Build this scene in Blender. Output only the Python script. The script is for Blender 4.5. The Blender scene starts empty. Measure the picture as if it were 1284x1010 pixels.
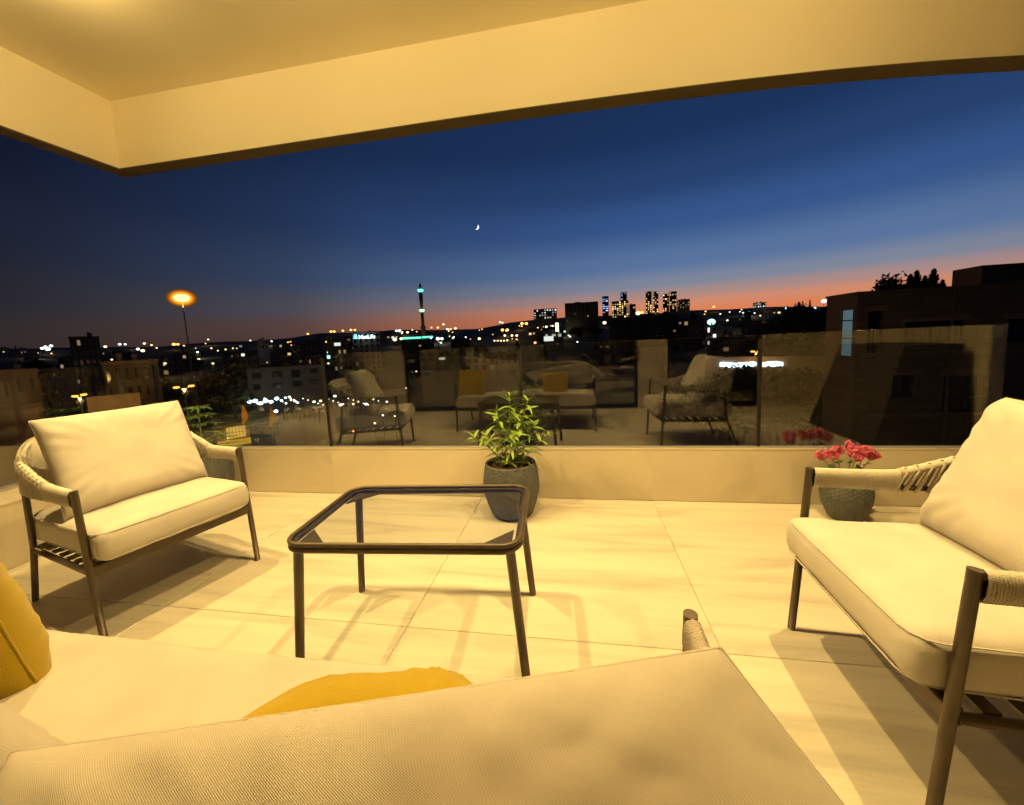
import bpy, bmesh, math, random
import numpy as np
from mathutils import Vector, Matrix, noise

random.seed(7); RNG = np.random.default_rng(7)
S = bpy.context.scene
COL = S.collection
rad = math.radians

# ------------------------------------------------------------------ camera
H = 1.15                                   # eye height above the balcony floor
YAW, PITCH, ROLL, FPX = rad(9.816), rad(-6.278), rad(-2.756), 482.4
def cam_axes():
    c, s = math.cos(YAW), math.sin(YAW)
    fwd = Vector((-s*math.cos(PITCH), c*math.cos(PITCH), math.sin(PITCH)))
    right = Vector((c, s, 0)); up = right.cross(fwd)
    r = right*math.cos(ROLL) + up*math.sin(ROLL)
    u = -right*math.sin(ROLL) + up*math.cos(ROLL)
    return r, u, fwd
CR, CU, CF = cam_axes()
cd = bpy.data.cameras.new('camera'); cam = bpy.data.objects.new('camera', cd); COL.objects.link(cam)
cam.matrix_world = Matrix(((CR.x, CU.x, -CF.x, 0), (CR.y, CU.y, -CF.y, 0), (CR.z, CU.z, -CF.z, H), (0, 0, 0, 1)))
cd.sensor_fit = 'HORIZONTAL'; cd.sensor_width = 36.0
cd.lens = 36.0*FPX/1284.0
cd.shift_y = -(505-478)/1284.0
cd.clip_start = 0.02; cd.clip_end = 20000
S.camera = cam

def ray(px, py):
    return CR*((px-642)/FPX) - CU*((py-478)/FPX) + CF
def on_y(px, py, Y):                       # the place on the plane y = Y seen there
    d = ray(px, py); return Vector((0, 0, H)) + d*(Y/d.y)
def on_x(px, py, X):
    d = ray(px, py); return Vector((0, 0, H)) + d*(X/d.x)
def on_z(px, py, Z):
    d = ray(px, py); return Vector((0, 0, H)) + d*((Z-H)/d.z)
def at(px, py, dist):
    d = ray(px, py); return Vector((0, 0, H)) + d*(dist/math.hypot(d.x, d.y))

# ------------------------------------------------------------------ world: dusk sky
def lin(c):
    return tuple(((v/255)/12.92 if v/255 <= .04045 else ((v/255+.055)/1.055)**2.4) for v in c)
W = bpy.data.worlds.new('World'); S.world = W; W.use_nodes = True
nt = W.node_tree; nt.nodes.clear()
def N(t, typ, **kw):
    n = t.nodes.new(typ)
    for k, v in kw.items(): setattr(n, k, v)
    return n
out = N(nt, 'ShaderNodeOutputWorld'); bg = N(nt, 'ShaderNodeBackground')
tc = N(nt, 'ShaderNodeTexCoord'); sx = N(nt, 'ShaderNodeSeparateXYZ')
nt.links.new(tc.outputs['Generated'], sx.inputs[0])
def ramp(stops):
    r = N(nt, 'ShaderNodeValToRGB'); cr = r.color_ramp; cr.interpolation = 'EASE'
    cr.elements.remove(cr.elements[1]); cr.elements[0].position = 0; cr.elements[0].color = lin(stops[0][1]) + (1,)
    for p, c in stops[1:]: cr.elements.new(p).color = lin(c) + (1,)
    return r
glow = ramp([(0, (194, 106, 70)), (.045, (222, 128, 86)), (.065, (210, 138, 108)), (.088, (170, 138, 134)), (.112, (127, 134, 154)), (.16, (88, 116, 158)), (.25, (54, 85, 138)), (.33, (38, 65, 110)), (.42, (27, 50, 90)), (.56, (20, 40, 75)), (1, (13, 27, 55))])
dark = ramp([(0, (50, 40, 37)), (.05, (50, 43, 43)), (.10, (40, 39, 47)), (.2, (29, 33, 50)), (.34, (17, 22, 40)), (1, (8, 12, 26))])
mid = ramp([(0, (88, 60, 54)), (.05, (98, 74, 70)), (.09, (86, 84, 94)), (.16, (58, 75, 106)), (.28, (38, 58, 95)), (.42, (24, 42, 76)), (1, (13, 24, 48))])
for r in (glow, mid, dark): nt.links.new(sx.outputs['Z'], r.inputs[0])
vm = N(nt, 'ShaderNodeVectorMath', operation='MULTIPLY'); vm.inputs[1].default_value = (1, 1, 0)
vn = N(nt, 'ShaderNodeVectorMath', operation='NORMALIZE'); vd = N(nt, 'ShaderNodeVectorMath', operation='DOT_PRODUCT')
SAZ = rad(24); vd.inputs[1].default_value = (math.sin(SAZ), math.cos(SAZ), 0)
nt.links.new(tc.outputs['Generated'], vm.inputs[0]); nt.links.new(vm.outputs[0], vn.inputs[0]); nt.links.new(vn.outputs[0], vd.inputs[0])
def step(lo, hi, p):
    m = N(nt, 'ShaderNodeMapRange'); m.inputs[1].default_value = lo; m.inputs[2].default_value = hi; nt.links.new(vd.outputs['Value'], m.inputs[0])
    q = N(nt, 'ShaderNodeMath', operation='POWER'); q.inputs[1].default_value = p; nt.links.new(m.outputs[0], q.inputs[0]); return q
m1 = N(nt, 'ShaderNodeMixRGB'); nt.links.new(step(.06, .62, 1.15).outputs[0], m1.inputs[0]); nt.links.new(dark.outputs[0], m1.inputs[1]); nt.links.new(mid.outputs[0], m1.inputs[2])
mx = N(nt, 'ShaderNodeMixRGB'); nt.links.new(step(.45, .98, 1.4).outputs[0], mx.inputs[0]); nt.links.new(m1.outputs[0], mx.inputs[1]); nt.links.new(glow.outputs[0], mx.inputs[2])
nt.links.new(mx.outputs[0], bg.inputs[0]); bg.inputs[1].default_value = 1.0
nt.links.new(bg.outputs[0], out.inputs[0])

S.view_settings.view_transform = 'Standard'; S.view_settings.look = 'None'
S.view_settings.exposure = 0.0; S.view_settings.gamma = 1.0
S.render.engine = 'CYCLES'
cy = S.cycles
cy.use_denoising = True; cy.max_bounces = 10; cy.diffuse_bounces = 5; cy.glossy_bounces = 5; cy.transmission_bounces = 6
cy.transparent_max_bounces = 24; cy.caustics_reflective = False; cy.caustics_refractive = False
cy.sample_clamp_indirect = 6.0; cy.use_adaptive_sampling = True; cy.adaptive_threshold = 0.012

# ------------------------------------------------------------------ helpers
def thing(name, label, cat, loc=(0, 0, 0), rz=0.0, group=None):
    o = bpy.data.objects.new(name, None); COL.objects.link(o)
    o.location = loc; o.rotation_euler = (0, 0, rz); o.empty_display_size = .1
    o['label'] = label; o['category'] = cat
    if group: o['group'] = group
    return o
def tag(o, label, cat, group=None):
    o['label'] = label; o['category'] = cat
    if group: o['group'] = group
    return o

class MB:
    def __init__(s): s.v = []; s.f = []; s.sm = []; s.uv = None
    def add(s, verts, faces, smooth=False):
        n = len(s.v); s.v += [tuple(p) for p in verts]
        s.f += [tuple(i+n for i in f) for f in faces]; s.sm += [smooth]*len(faces); return s
    def box(s, a, b, bev=0.0):
        x0, y0, z0 = a; x1, y1, z1 = b
        if x0 > x1: x0, x1 = x1, x0
        if y0 > y1: y0, y1 = y1, y0
        if z0 > z1: z0, z1 = z1, z0
        if bev <= 0:
            return s.add([(x0,y0,z0),(x1,y0,z0),(x1,y1,z0),(x0,y1,z0),(x0,y0,z1),(x1,y0,z1),(x1,y1,z1),(x0,y1,z1)],
                         [(0,3,2,1),(4,5,6,7),(0,1,5,4),(1,2,6,5),(2,3,7,6),(3,0,4,7)])
        bm = bmesh.new(); bmesh.ops.create_cube(bm, size=1)
        for v in bm.verts:
            v.co = Vector(((x0+x1)/2+v.co.x*(x1-x0), (y0+y1)/2+v.co.y*(y1-y0), (z0+z1)/2+v.co.z*(z1-z0)))
        bmesh.ops.bevel(bm, geom=bm.edges[:], offset=bev, segments=2, profile=.6, affect='EDGES')
        bm.verts.index_update()
        s.add([v.co[:] for v in bm.verts], [[v.index for v in f.verts] for f in bm.faces]); bm.free(); return s
    def tube(s, path, r, seg=10, closed=False, flat=None):
        P = [Vector(p) for p in path]; n = len(P)
        R = r if hasattr(r, '__len__') else [r]*n
        T = []
        for i in range(n):
            a = P[(i-1) % n] if (closed or i > 0) else P[i]; b = P[(i+1) % n] if (closed or i < n-1) else P[i]
            T.append((b-a).normalized())
        ref = Vector((0, 0, 1)) if abs(T[0].z) < .9 else Vector((0, 1, 0))
        nv = (ref - T[0]*ref.dot(T[0])).normalized(); V = []
        for i in range(n):
            nv = (nv - T[i]*nv.dot(T[i])).normalized(); bv = T[i].cross(nv)
            for k in range(seg):
                a = 2*math.pi*k/seg; V.append(P[i] + (nv*math.cos(a) + bv*math.sin(a))*R[i])
        F = []; m = n if closed else n-1
        for i in range(m):
            j = (i+1) % n
            for k in range(seg):
                l = (k+1) % seg; F.append((i*seg+k, j*seg+k, j*seg+l, i*seg+l))
        s.add(V, F, True)
        if not closed:
            b = len(s.v) - n*seg
            s.f += [tuple(b+k for k in range(seg))[::-1], tuple(b+(n-1)*seg+k for k in range(seg))][:2]; s.sm += [False, False]
        return s
    def lathe(s, prof, seg=48, c=(0, 0, 0), rib=0.0, nrib=0, cap=True):
        V = []; F = []
        for (r, z) in prof:
            for k in range(seg):
                a = 2*math.pi*k/seg
                q = r*(1 + rib*(math.cos(a*nrib))) if nrib else r
                V.append((c[0]+q*math.cos(a), c[1]+q*math.sin(a), c[2]+z))
        for i in range(len(prof)-1):
            for k in range(seg):
                l = (k+1) % seg; F.append((i*seg+k, i*seg+l, (i+1)*seg+l, (i+1)*seg+k))
        s.add(V, F, True)
        if cap:
            b = len(s.v) - len(V); s.f.append(tuple(b+k for k in range(seg))[::-1]); s.sm.append(False)
        return s
    def xf(s, M):
        s.v = [tuple(M @ Vector(p)) for p in s.v]; return s
    def mesh(s, name, mat):
        me = bpy.data.meshes.new(name); me.from_pydata(s.v, [], s.f)
        me.polygons.foreach_set('use_smooth', s.sm); me.materials.append(mat); me.update()
        if s.uv and len(s.uv) == len(s.v):
            li = np.empty(len(me.loops), dtype=np.int32); me.loops.foreach_get('vertex_index', li)
            me.uv_layers.new(name='UVMap').data.foreach_set('uv', np.array(s.uv, dtype=np.float32)[li].ravel())
        return me
    def build(s, name, mat, parent=None):
        o = bpy.data.objects.new(name, s.mesh(name, mat)); COL.objects.link(o)
        if parent is not None: o.parent = parent
        return o
def link(name, me, parent=None, M=None):
    o = bpy.data.objects.new(name, me); COL.objects.link(o)
    if parent is not None: o.parent = parent
    if M is not None: o.matrix_local = M
    return o
def struct(o): o['kind'] = 'structure'; return o
def smooth_path(pts, sub=6, closed=False):            # Catmull-Rom through points
    P = [Vector(p) for p in pts]; n = len(P); out = []
    rng = range(n) if closed else range(n-1)
    for i in rng:
        p0 = P[(i-1) % n] if (closed or i > 0) else P[i]; p1 = P[i]; p2 = P[(i+1) % n]
        p3 = P[(i+2) % n] if (closed or i < n-2) else P[(i+1) % n]
        for k in range(sub):
            t = k/sub
            out.append(.5*((2*p1) + (p2-p0)*t + (2*p0-5*p1+4*p2-p3)*t*t + (3*p1-p0-3*p2+p3)*t**3))
    if not closed: out.append(P[-1])
    return out

# ------------------------------------------------------------------ materials
def pmat(name, col, rough=.6, metal=0.0, bump=0.0, bscale=60.0, var=0.0, vscale=3.0, emit=None, est=0.0, spec=.5, sheen=0.0):
    m = bpy.data.materials.new(name); m.use_nodes = True; t = m.node_tree
    b = t.nodes['Principled BSDF']
    b.inputs['Base Color'].default_value = tuple(col) + (1,); b.inputs['Roughness'].default_value = rough
    b.inputs['Metallic'].default_value = metal; b.inputs['Specular IOR Level'].default_value = spec
    if sheen: b.inputs['Sheen Weight'].default_value = sheen
    if emit: b.inputs['Emission Color'].default_value = tuple(emit) + (1,); b.inputs['Emission Strength'].default_value = est
    if var or bump:
        tx = N(t, 'ShaderNodeTexCoord')
    if var:
        nz = N(t, 'ShaderNodeTexNoise'); nz.inputs['Scale'].default_value = vscale; nz.inputs['Detail'].default_value = 5
        t.links.new(tx.outputs['Object'], nz.inputs['Vector'])
        cr = N(t, 'ShaderNodeValToRGB'); cr.color_ramp.elements[0].position = .3; cr.color_ramp.elements[1].position = .7
        cr.color_ramp.elements[0].color = tuple(v*(1-var) for v in col) + (1,); cr.color_ramp.elements[1].color = tuple(min(1, v*(1+var)) for v in col) + (1,)
        t.links.new(nz.outputs['Fac'], cr.inputs[0]); t.links.new(cr.outputs[0], b.inputs['Base Color'])
    if bump:
        n2 = N(t, 'ShaderNodeTexNoise'); n2.inputs['Scale'].default_value = bscale; n2.inputs['Detail'].default_value = 4
        t.links.new(tx.outputs['Object'], n2.inputs['Vector'])
        bp = N(t, 'ShaderNodeBump'); bp.inputs['Strength'].default_value = bump; bp.inputs['Distance'].default_value = .01
        t.links.new(n2.outputs['Fac'], bp.inputs['Height']); t.links.new(bp.outputs[0], b.inputs['Normal'])
    return m
def glow_mat(name, col, st):
    m = bpy.data.materials.new(name); m.use_nodes = True; t = m.node_tree; t.nodes.clear()
    o = N(t, 'ShaderNodeOutputMaterial'); e = N(t, 'ShaderNodeEmission'); e.inputs[0].default_value = tuple(col)+(1,); e.inputs[1].default_value = st
    t.links.new(e.outputs[0], o.inputs[0]); m.cycles.emission_sampling = 'NONE'; return m
def fabric(name, col, weave=900.0, strength=.25, wave=False):
    m = pmat(name, col, .9, var=.06, vscale=9, spec=.15, sheen=.15); t = m.node_tree; b = t.nodes['Principled BSDF']
    tx = N(t, 'ShaderNodeTexCoord')
    w1 = N(t, 'ShaderNodeTexWave', wave_type='BANDS', bands_direction='DIAGONAL'); w2 = N(t, 'ShaderNodeTexWave', wave_type='BANDS', bands_direction='X')
    w3 = N(t, 'ShaderNodeTexNoise'); w3.inputs['Scale'].default_value = 420; w3.inputs['Detail'].default_value = 3
    for w in (w1, w2):
        w.inputs['Scale'].default_value = weave/5.0*(1 if w is w1 else .45); w.inputs['Distortion'].default_value = 0.0; t.links.new(tx.outputs['UV'], w.inputs['Vector'])
    t.links.new(tx.outputs['Object'], w3.inputs['Vector'])
    a = N(t, 'ShaderNodeMath', operation='ADD'); t.links.new(w1.outputs['Fac'], a.inputs[0]); t.links.new(w2.outputs['Fac'], a.inputs[1])
    a2 = N(t, 'ShaderNodeMath', operation='ADD'); t.links.new(w3.outputs['Fac'], a2.inputs[1])
    if wave: t.links.new(a.outputs[0], a2.inputs[0])
    bp = N(t, 'ShaderNodeBump'); bp.inputs['Strength'].default_value = strength; bp.inputs['Distance'].default_value = .0015
    t.links.new(a2.outputs[0], bp.inputs['Height']); t.links.new(bp.outputs[0], b.inputs['Normal']); return m
def glass_mat(name, tint, ior=1.52, rough=0.0):
    m = bpy.data.materials.new(name); m.use_nodes = True; t = m.node_tree; t.nodes.clear()
    o = N(t, 'ShaderNodeOutputMaterial'); tr = N(t, 'ShaderNodeBsdfTransparent'); gl = N(t, 'ShaderNodeBsdfGlossy')
    tr.inputs[0].default_value = tuple(tint)+(1,); gl.inputs['Roughness'].default_value = rough
    fr = N(t, 'ShaderNodeFresnel'); fr.inputs[0].default_value = ior
    # the same reflectance from inside the sheet as from outside
    ge = N(t, 'ShaderNodeNewGeometry'); mi = N(t, 'ShaderNodeMath', operation='MULTIPLY_ADD')
    mi.inputs[1].default_value = 1.0/ior - ior; mi.inputs[2].default_value = ior
    t.links.new(ge.outputs['Backfacing'], mi.inputs[0]); t.links.new(mi.outputs[0], fr.inputs[0])
    mix = N(t, 'ShaderNodeMixShader'); t.links.new(fr.outputs[0], mix.inputs[0]); t.links.new(tr.outputs[0], mix.inputs[1]); t.links.new(gl.outputs[0], mix.inputs[2])
    t.links.new(mix.outputs[0], o.inputs[0]); return m

M = {}
M['plaster'] = pmat('plaster', (.91, .83, .63), .85, bump=.05, bscale=120, var=.02, vscale=1.2)
M['metal'] = pmat('bronze_brown_metal', (.085, .062, .040), .42, metal=.35, var=.12, vscale=30, bump=.03, bscale=400)
M['dark_metal'] = pmat('dark_metal', (.02, .018, .016), .4, metal=.4)
M['rope'] = pmat('rope', (.60, .54, .44), .85, bump=.5, bscale=420, var=.07, vscale=60, spec=.2)
M['rope_dark'] = pmat('rope_taupe', (.36, .31, .25), .85, bump=.5, bscale=420, var=.1, vscale=60, spec=.2)
M['cream'] = fabric('cream_fabric', (.52, .475, .41), 2600, .5)
M['cream_sofa'] = fabric('sofa_fabric', (.42, .37, .30), 2400, .6)
M['taupe'] = fabric('taupe_fabric', (.38, .335, .27), 1150, .32, True)
M['yellow'] = fabric('mustard_fabric', (.335, .228, .010), 2400, .8)
M['glass'] = glass_mat('clear_glass', (.93, .945, .92), 2.35)
M['table_glass'] = glass_mat('table_glass', (.965, .985, .975), 1.6)
M['channel'] = pmat('channel', (.42, .40, .36), .45, metal=.5)
M['pot'] = pmat('woven_grey_pot', (.085, .088, .085), .65, bump=.5, bscale=90, var=.25, vscale=40)
M['soil'] = pmat('soil', (.10, .045, .02), .95, bump=1.0, bscale=70, var=.5, vscale=50)
M['leaf'] = pmat('fresh_leaf', (.20, .30, .035), .5, var=.25, vscale=14)
M['leaf_dark'] = pmat('deep_leaf', (.055, .13, .03), .5, var=.3, vscale=14)
M['stem'] = pmat('stem', (.24, .25, .07), .6)
M['petal'] = pmat('pink_petal', (.78, .15, .27), .5, var=.3, vscale=60)
for nm, me in (('leaf', M['leaf']), ('leaf_dark', M['leaf_dark']), ('petal', M['petal'])):
    b = me.node_tree.nodes['Principled BSDF']; b.inputs['Subsurface Weight'].default_value = 0.0
M['curtain'] = pmat('curtain_linen', (.55, .48, .36), .9, bump=.1, bscale=300)
M['black_glass'] = pmat('dark_window_glass', (.008, .009, .01), .06)
M['interior'] = pmat('interior_paint', (.20, .18, .15), .9)
M['cover'] = pmat('dark_cover', (.02, .018, .017), .7, bump=.2, bscale=30)

# floor tile: porcelain with long pale veins
def tile_mat(name, base, scale, dirn):
    m = pmat(name, base, .34, spec=.35); t = m.node_tree; b = t.nodes['Principled BSDF']
    tx = N(t, 'ShaderNodeTexCoord'); mp = N(t, 'ShaderNodeMapping'); mp.inputs['Scale'].default_value = (.55, 4.5, 1) if dirn == 'x' else (4.5, .55, 4.5)
    g = N(t, 'ShaderNodeNewGeometry'); t.links.new(g.outputs['Position'], mp.inputs[0])
    oi = N(t, 'ShaderNodeObjectInfo'); ad = N(t, 'ShaderNodeVectorMath', operation='ADD'); cx_ = N(t, 'ShaderNodeCombineXYZ')
    mu = N(t, 'ShaderNodeMath', operation='MULTIPLY'); mu.inputs[1].default_value = 31.0
    t.links.new(oi.outputs['Random'], mu.inputs[0]); t.links.new(mu.outputs[0], cx_.inputs[0]); t.links.new(mu.outputs[0], cx_.inputs[1])
    t.links.new(mp.outputs[0], ad.inputs[0]); t.links.new(cx_.outputs[0], ad.inputs[1])
    n1 = N(t, 'ShaderNodeTexNoise'); n1.inputs['Scale'].default_value = scale; n1.inputs['Detail'].default_value = 7; n1.inputs['Roughness'].default_value = .6; n1.inputs['Distortion'].default_value = .8
    t.links.new(ad.outputs[0], n1.inputs['Vector'])
    cr = N(t, 'ShaderNodeValToRGB'); e = cr.color_ramp.elements
    e[0].position = .30; e[0].color = tuple(v*.74 for v in base)+(1,); e[1].position = .66; e[1].color = tuple(min(1, v*1.1) for v in base)+(1,)
    x = cr.color_ramp.elements.new(.47); x.color = tuple(v*.99 for v in base)+(1,)
    t.links.new(n1.outputs['Fac'], cr.inputs[0]); t.links.new(cr.outputs[0], b.inputs['Base Color'])
    n2 = N(t, 'ShaderNodeTexNoise'); n2.inputs['Scale'].default_value = 6; n2.inputs['Detail'].default_value = 4; t.links.new(g.outputs['Position'], n2.inputs['Vector'])
    r2 = N(t, 'ShaderNodeMapRange'); r2.inputs[3].default_value = .27; r2.inputs[4].default_value = .5; t.links.new(n2.outputs['Fac'], r2.inputs[0]); t.links.new(r2.outputs[0], b.inputs['Roughness'])
    return m
M['tile'] = tile_mat('porcelain_tile', (.56, .505, .40), 1.6, 'x')
M['tile_wall'] = tile_mat('stone_cladding', (.54, .47, .35), 1.5, 'x')
M['grout'] = pmat('grout', (.47, .41, .31), .9)

# ------------------------------------------------------------------ balcony shell
FX0, FX1, FY0, FY1 = -3.17, 4.3, -0.7, 2.65
fl = struct(MB().box((FX0-.02, FY0-.02, -.20), (FX1, FY1+.02, -.0045)).build('balcony_floor', M['grout']))
def tile_box(x0, y0, x1, y1, g=.0009):
    b = MB(); c = .0015; X0, Y0, X1, Y1 = x0+g, y0+g, x1-g, y1-g
    V = [(X0, Y0, -.012), (X1, Y0, -.012), (X1, Y1, -.012), (X0, Y1, -.012), (X0, Y0, -c), (X1, Y0, -c), (X1, Y1, -c), (X0, Y1, -c),
         (X0+c, Y0+c, 0), (X1-c, Y0+c, 0), (X1-c, Y1-c, 0), (X0+c, Y1-c, 0)]
    b.add(V, [(0, 1, 5, 4), (1, 2, 6, 5), (2, 3, 7, 6), (3, 0, 4, 7), (4, 5, 9, 8), (5, 6, 10, 9), (6, 7, 11, 10), (7, 4, 8, 11), (8, 9, 10, 11)])
    return b
xs = [FX0] + [x for x in np.arange(.48-1.2*4, FX1, 1.2) if FX0 < x < FX1] + [FX1]
ys = [FY0] + [y for y in (.155, 1.355, 2.555) if y < FY1] + [FY1]
for i in range(len(xs)-1):
    for j in range(len(ys)-1):
        tile_box(xs[i], ys[j], xs[i+1], ys[j+1]).build('floor_tile', M['tile'], fl)

# parapets
PT = .37
pw_ = thing('parapet_wall', 'low cream stone parapet carrying the glass along the city side of the balcony', 'parapet', (0, FY1, 0))
MB().box((-3.62, .012, -.6), (4.6, .044, PT-.012)).build('wall_core', M['plaster'], pw_)
for a, b in zip([-3.17, -1.92, -.72, .48, 1.68, 2.88], [-1.92, -.72, .48, 1.68, 2.88, 4.3]):
    MB().box((a+.0002, 0, .002), (b-.0002, .02, PT-.012)).build('cladding_panel', M['tile_wall'], pw_)
MB().box((-3.17, -.002, PT-.011), (4.4, .046, PT)).build('coping', M['tile_wall'], pw_)
pl_ = thing('parapet_wall', 'low cream stone parapet at the short end of the balcony behind the loveseat', 'parapet', (FX0, 0, 0))
MB().box((-.45, FY0, -.6), (-.012, FY1+.011, PT-.012)).build('wall_core', M['plaster'], pl_)
for a, b in zip([-.7, .155, 1.355], [.155, 1.355, 2.65]):
    MB().box((-.02, a+.0002, .002), (0, b-.0002, PT-.012)).build('cladding_panel', M['tile_wall'], pl_)
MB().box((-.46, FY0, PT-.011), (.002, FY1-.003, PT)).build('coping', M['tile_wall'], pl_)

# glass balustrade
GT = 1.10
bal = thing('glass_balustrade', 'frameless clear glass balustrade of tall panes on the long parapet', 'balustrade', (0, FY1, 0))
JX = [-3.455, -1.925, -.40, 1.14, 2.67, 4.2]
for a, b in zip(JX[:-1], JX[1:]):
    p = MB().box((a+.006, .012, PT-.005), (b-.006, .024, GT), .0015).build('glass_pane', M['glass'], bal)
for x in JX[1:-1]:
    MB().box((x-.0095, .009, PT), (x+.0095, .027, GT-.03)).build('joint_strip', M['dark_metal'], bal)
MB().box((JX[0], .004, PT-.002), (4.2, .034, PT+.009), .002).build('base_channel', M['channel'], bal)
bal2 = thing('glass_balustrade', 'clear glass balustrade on the short end parapet', 'balustrade', (-3.5, 0, 0))
for a, b in zip([-.65, 1.02], [1.0, 2.66]):
    MB().box((-.006, a, PT-.01), (.006, b, GT), .0015).build('glass_pane', M['glass'], bal2)
MB().box((-.018, -.65, PT), (.018, 2.66, PT+.016), .002).build('base_channel', M['channel'], bal2)
MB().box((-.012, 2.668, PT), (.012, 2.692, GT-.02)).build('corner_post', M['dark_metal'], bal2)

# ceiling and beams
CZ = 3.12
struct(MB().box((-3.9, -.9, CZ), (4.7, 2.66, CZ+.25)).build('balcony_ceiling', M['plaster']))
def bz(x):                                        # the beam's lower edge sags towards the right
    P = [(-4, 2.626), (-3.5, 2.626), (-.37, 2.629), (1.137, 2.602), (1.956, 2.556), (2.38, 2.516), (4.7, 2.25)]
    return float(np.interp(x, [p[0] for p in P], [p[1] for p in P]))
XS = list(np.linspace(-3.5, 4.6, 55)); b = MB(); V = []
zs = np.array([bz(x) for x in XS]); k = np.ones(7)/7; zs = np.convolve(np.pad(zs, 3, mode='edge'), k, 'valid')
for x, zz in zip(XS, zs): V += [(x, 2.65, zz), (x, 2.76, zz-.004), (x, 2.76, CZ+.25), (x, 2.65, CZ+.25)]
F = []
for i in range(len(XS)-1):
    for q in range(4): F.append((4*i+q, 4*i+4+q, 4*i+4+(q+1) % 4, 4*i+(q+1) % 4))
F += [(0, 1, 2, 3), (4*len(XS)-1, 4*len(XS)-2, 4*len(XS)-3, 4*len(XS)-4)]
struct(b.add(V, F, False).build('edge_beam', M['plaster']))
V = []; F = []
for x, zz in zip(XS, zs): V += [(x, 2.645, zz-.006), (x, 2.765, zz-.010), (x, 2.765, zz+.012), (x, 2.645, zz-.001)]
for i in range(len(XS)-1):
    for q in range(4): F.append((4*i+q, 4*i+4+q, 4*i+4+(q+1) % 4, 4*i+(q+1) % 4))
M['soffit_brown'] = pmat('soffit_strip', (.12, .09, .045), .7)  # dark brown strip laid along the beam undersides
struct(MB().add(V, F).build('soffit_strip', M['soffit_brown']))
struct(MB().box((-3.615, -.9, 2.612), (-3.496, 2.76, 2.6215)).build('soffit_strip', M['soffit_brown']))
struct(MB().box((-3.61, -.9, 2.622), (-3.501, 2.76, CZ+.25)).build('end_beam', M['plaster']))

# recessed downlights (the lamps that light the terrace)
M['lamp_face'] = glow_mat('lamp_face', (1, .78, .42), 12)
M['white_metal'] = pmat('white_metal', (.75, .75, .72), .4)
WARM = (1.0, .695, .25)
for x in (-2.5, -1.3, -.1, 1.1):
    t = thing('ceiling_downlight', 'small round recessed downlight in the plaster ceiling', 'downlight', (x, 1.6, CZ), 0, 'row of downlights in the balcony ceiling')
    MB().lathe([(.060, .0), (.060, -.012), (.046, -.012), (.040, -.002)], 32, cap=False).build('trim_ring', M['white_metal'], t)
    MB().lathe([(.0415, -.004), (.0415, -.045), (.034, -.056), (.0005, -.060)], 32, cap=False).build('lens', M['lamp_face'], t)
    ld = bpy.data.lights.new('downlight_lamp', 'SPOT'); ld.energy = 265; ld.color = WARM; ld.shadow_soft_size = .02
    ld.spot_size = rad(142); ld.spot_blend = 1.0
    lo = bpy.data.objects.new('downlight_lamp', ld); COL.objects.link(lo); lo.parent = t; lo.location = (0, 0, -.10)
    ld = bpy.data.lights.new('beam_fill', 'POINT'); ld.energy = 15; ld.color = WARM; ld.shadow_soft_size = .04      # added point light to brighten beam and ceiling evenly
    lo = bpy.data.objects.new('beam_fill', ld); COL.objects.link(lo); lo.parent = t; lo.location = (0, 0, -.11)

# house front behind the sofa (seen mirrored in the glass)
def holed_wall(b, u0, u1, v0, v1, holes, f):
    us = sorted({u0, u1, *[h[0] for h in holes], *[h[1] for h in holes]}); vs = sorted({v0, v1, *[h[2] for h in holes], *[h[3] for h in holes]})
    us = [u for u in us if u0 <= u <= u1]; vs = [v for v in vs if v0 <= v <= v1]
    for i in range(len(us)-1):
        run = None
        for j in range(len(vs)-1):
            uc, vc = (us[i]+us[i+1])/2, (vs[j]+vs[j+1])/2
            hole = any(h[0] < uc < h[1] and h[2] < vc < h[3] for h in holes)
            if not hole: run = (run[0] if run else vs[j], vs[j+1])
            if run and (hole or j == len(vs)-2):
                f(b, us[i], us[i+1], run[0], run[1]); run = None
hf = thing('house_front', 'cream rendered house wall with wide sliding door openings behind the sofa', 'house wall', (0, -.7, 0))
OP = [(-2.9, .9, 0.0, 2.45), (1.32, 2.6, 0.0, 2.35)]
b = MB(); holed_wall(b, -3.6, 3.4, 0, CZ, OP, lambda b, a, c, d, e: b.box((a, -.25, d), (c, 0, e))); b.build('wall', M['tile_wall'], hf)
MB().box((-3.6, -3.6, 0), (3.4, -3.5, CZ)).build('room_back_wall', M['interior'], hf)
MB().box((-3.7, -3.6, 0), (-3.6, 0, CZ)).build('room_side_wall', M['interior'], hf)
MB().box((3.4, -3.6, 0), (3.5, 2.2, CZ)).build('side_wall', M['tile_wall'], hf)
MB().box((-3.6, -3.6, -.2), (3.4, -.03, -.006)).build('room_floor', M['interior'], hf)
MB().box((-3.6, -3.6, CZ), (3.4, -.21, CZ+.2)).build('room_ceiling', M['interior'], hf)
for k, (a, c, d, e) in enumerate(OP):
    t = thing('sliding_door', ('wide dark framed sliding glass door behind the sofa' if k == 0 else 'dark framed glass door beside the cream wall pier'), 'sliding door', (0, -.82, 0))
    n = 3 if k == 0 else 1; w = (c-a)/n
    for q in range(n):
        x0, x1 = a+q*w, a+(q+1)*w
        fr = MB(); fr.box((x0, -.02, d), (x0+.045, .02, e)); fr.box((x1-.045, -.02, d), (x1, .02, e)); fr.box((x0+.045, -.02, d), (x1-.045, .02, d+.06)); fr.box((x0+.045, -.02, e-.06), (x1-.045, .02, e))
        f_ = fr.build('door_frame', M['dark_metal'], t)
        MB().box((x0+.04, -.004, d+.05), (x1-.04, .004, e-.05)).build('pane', M['glass'], f_)
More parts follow.
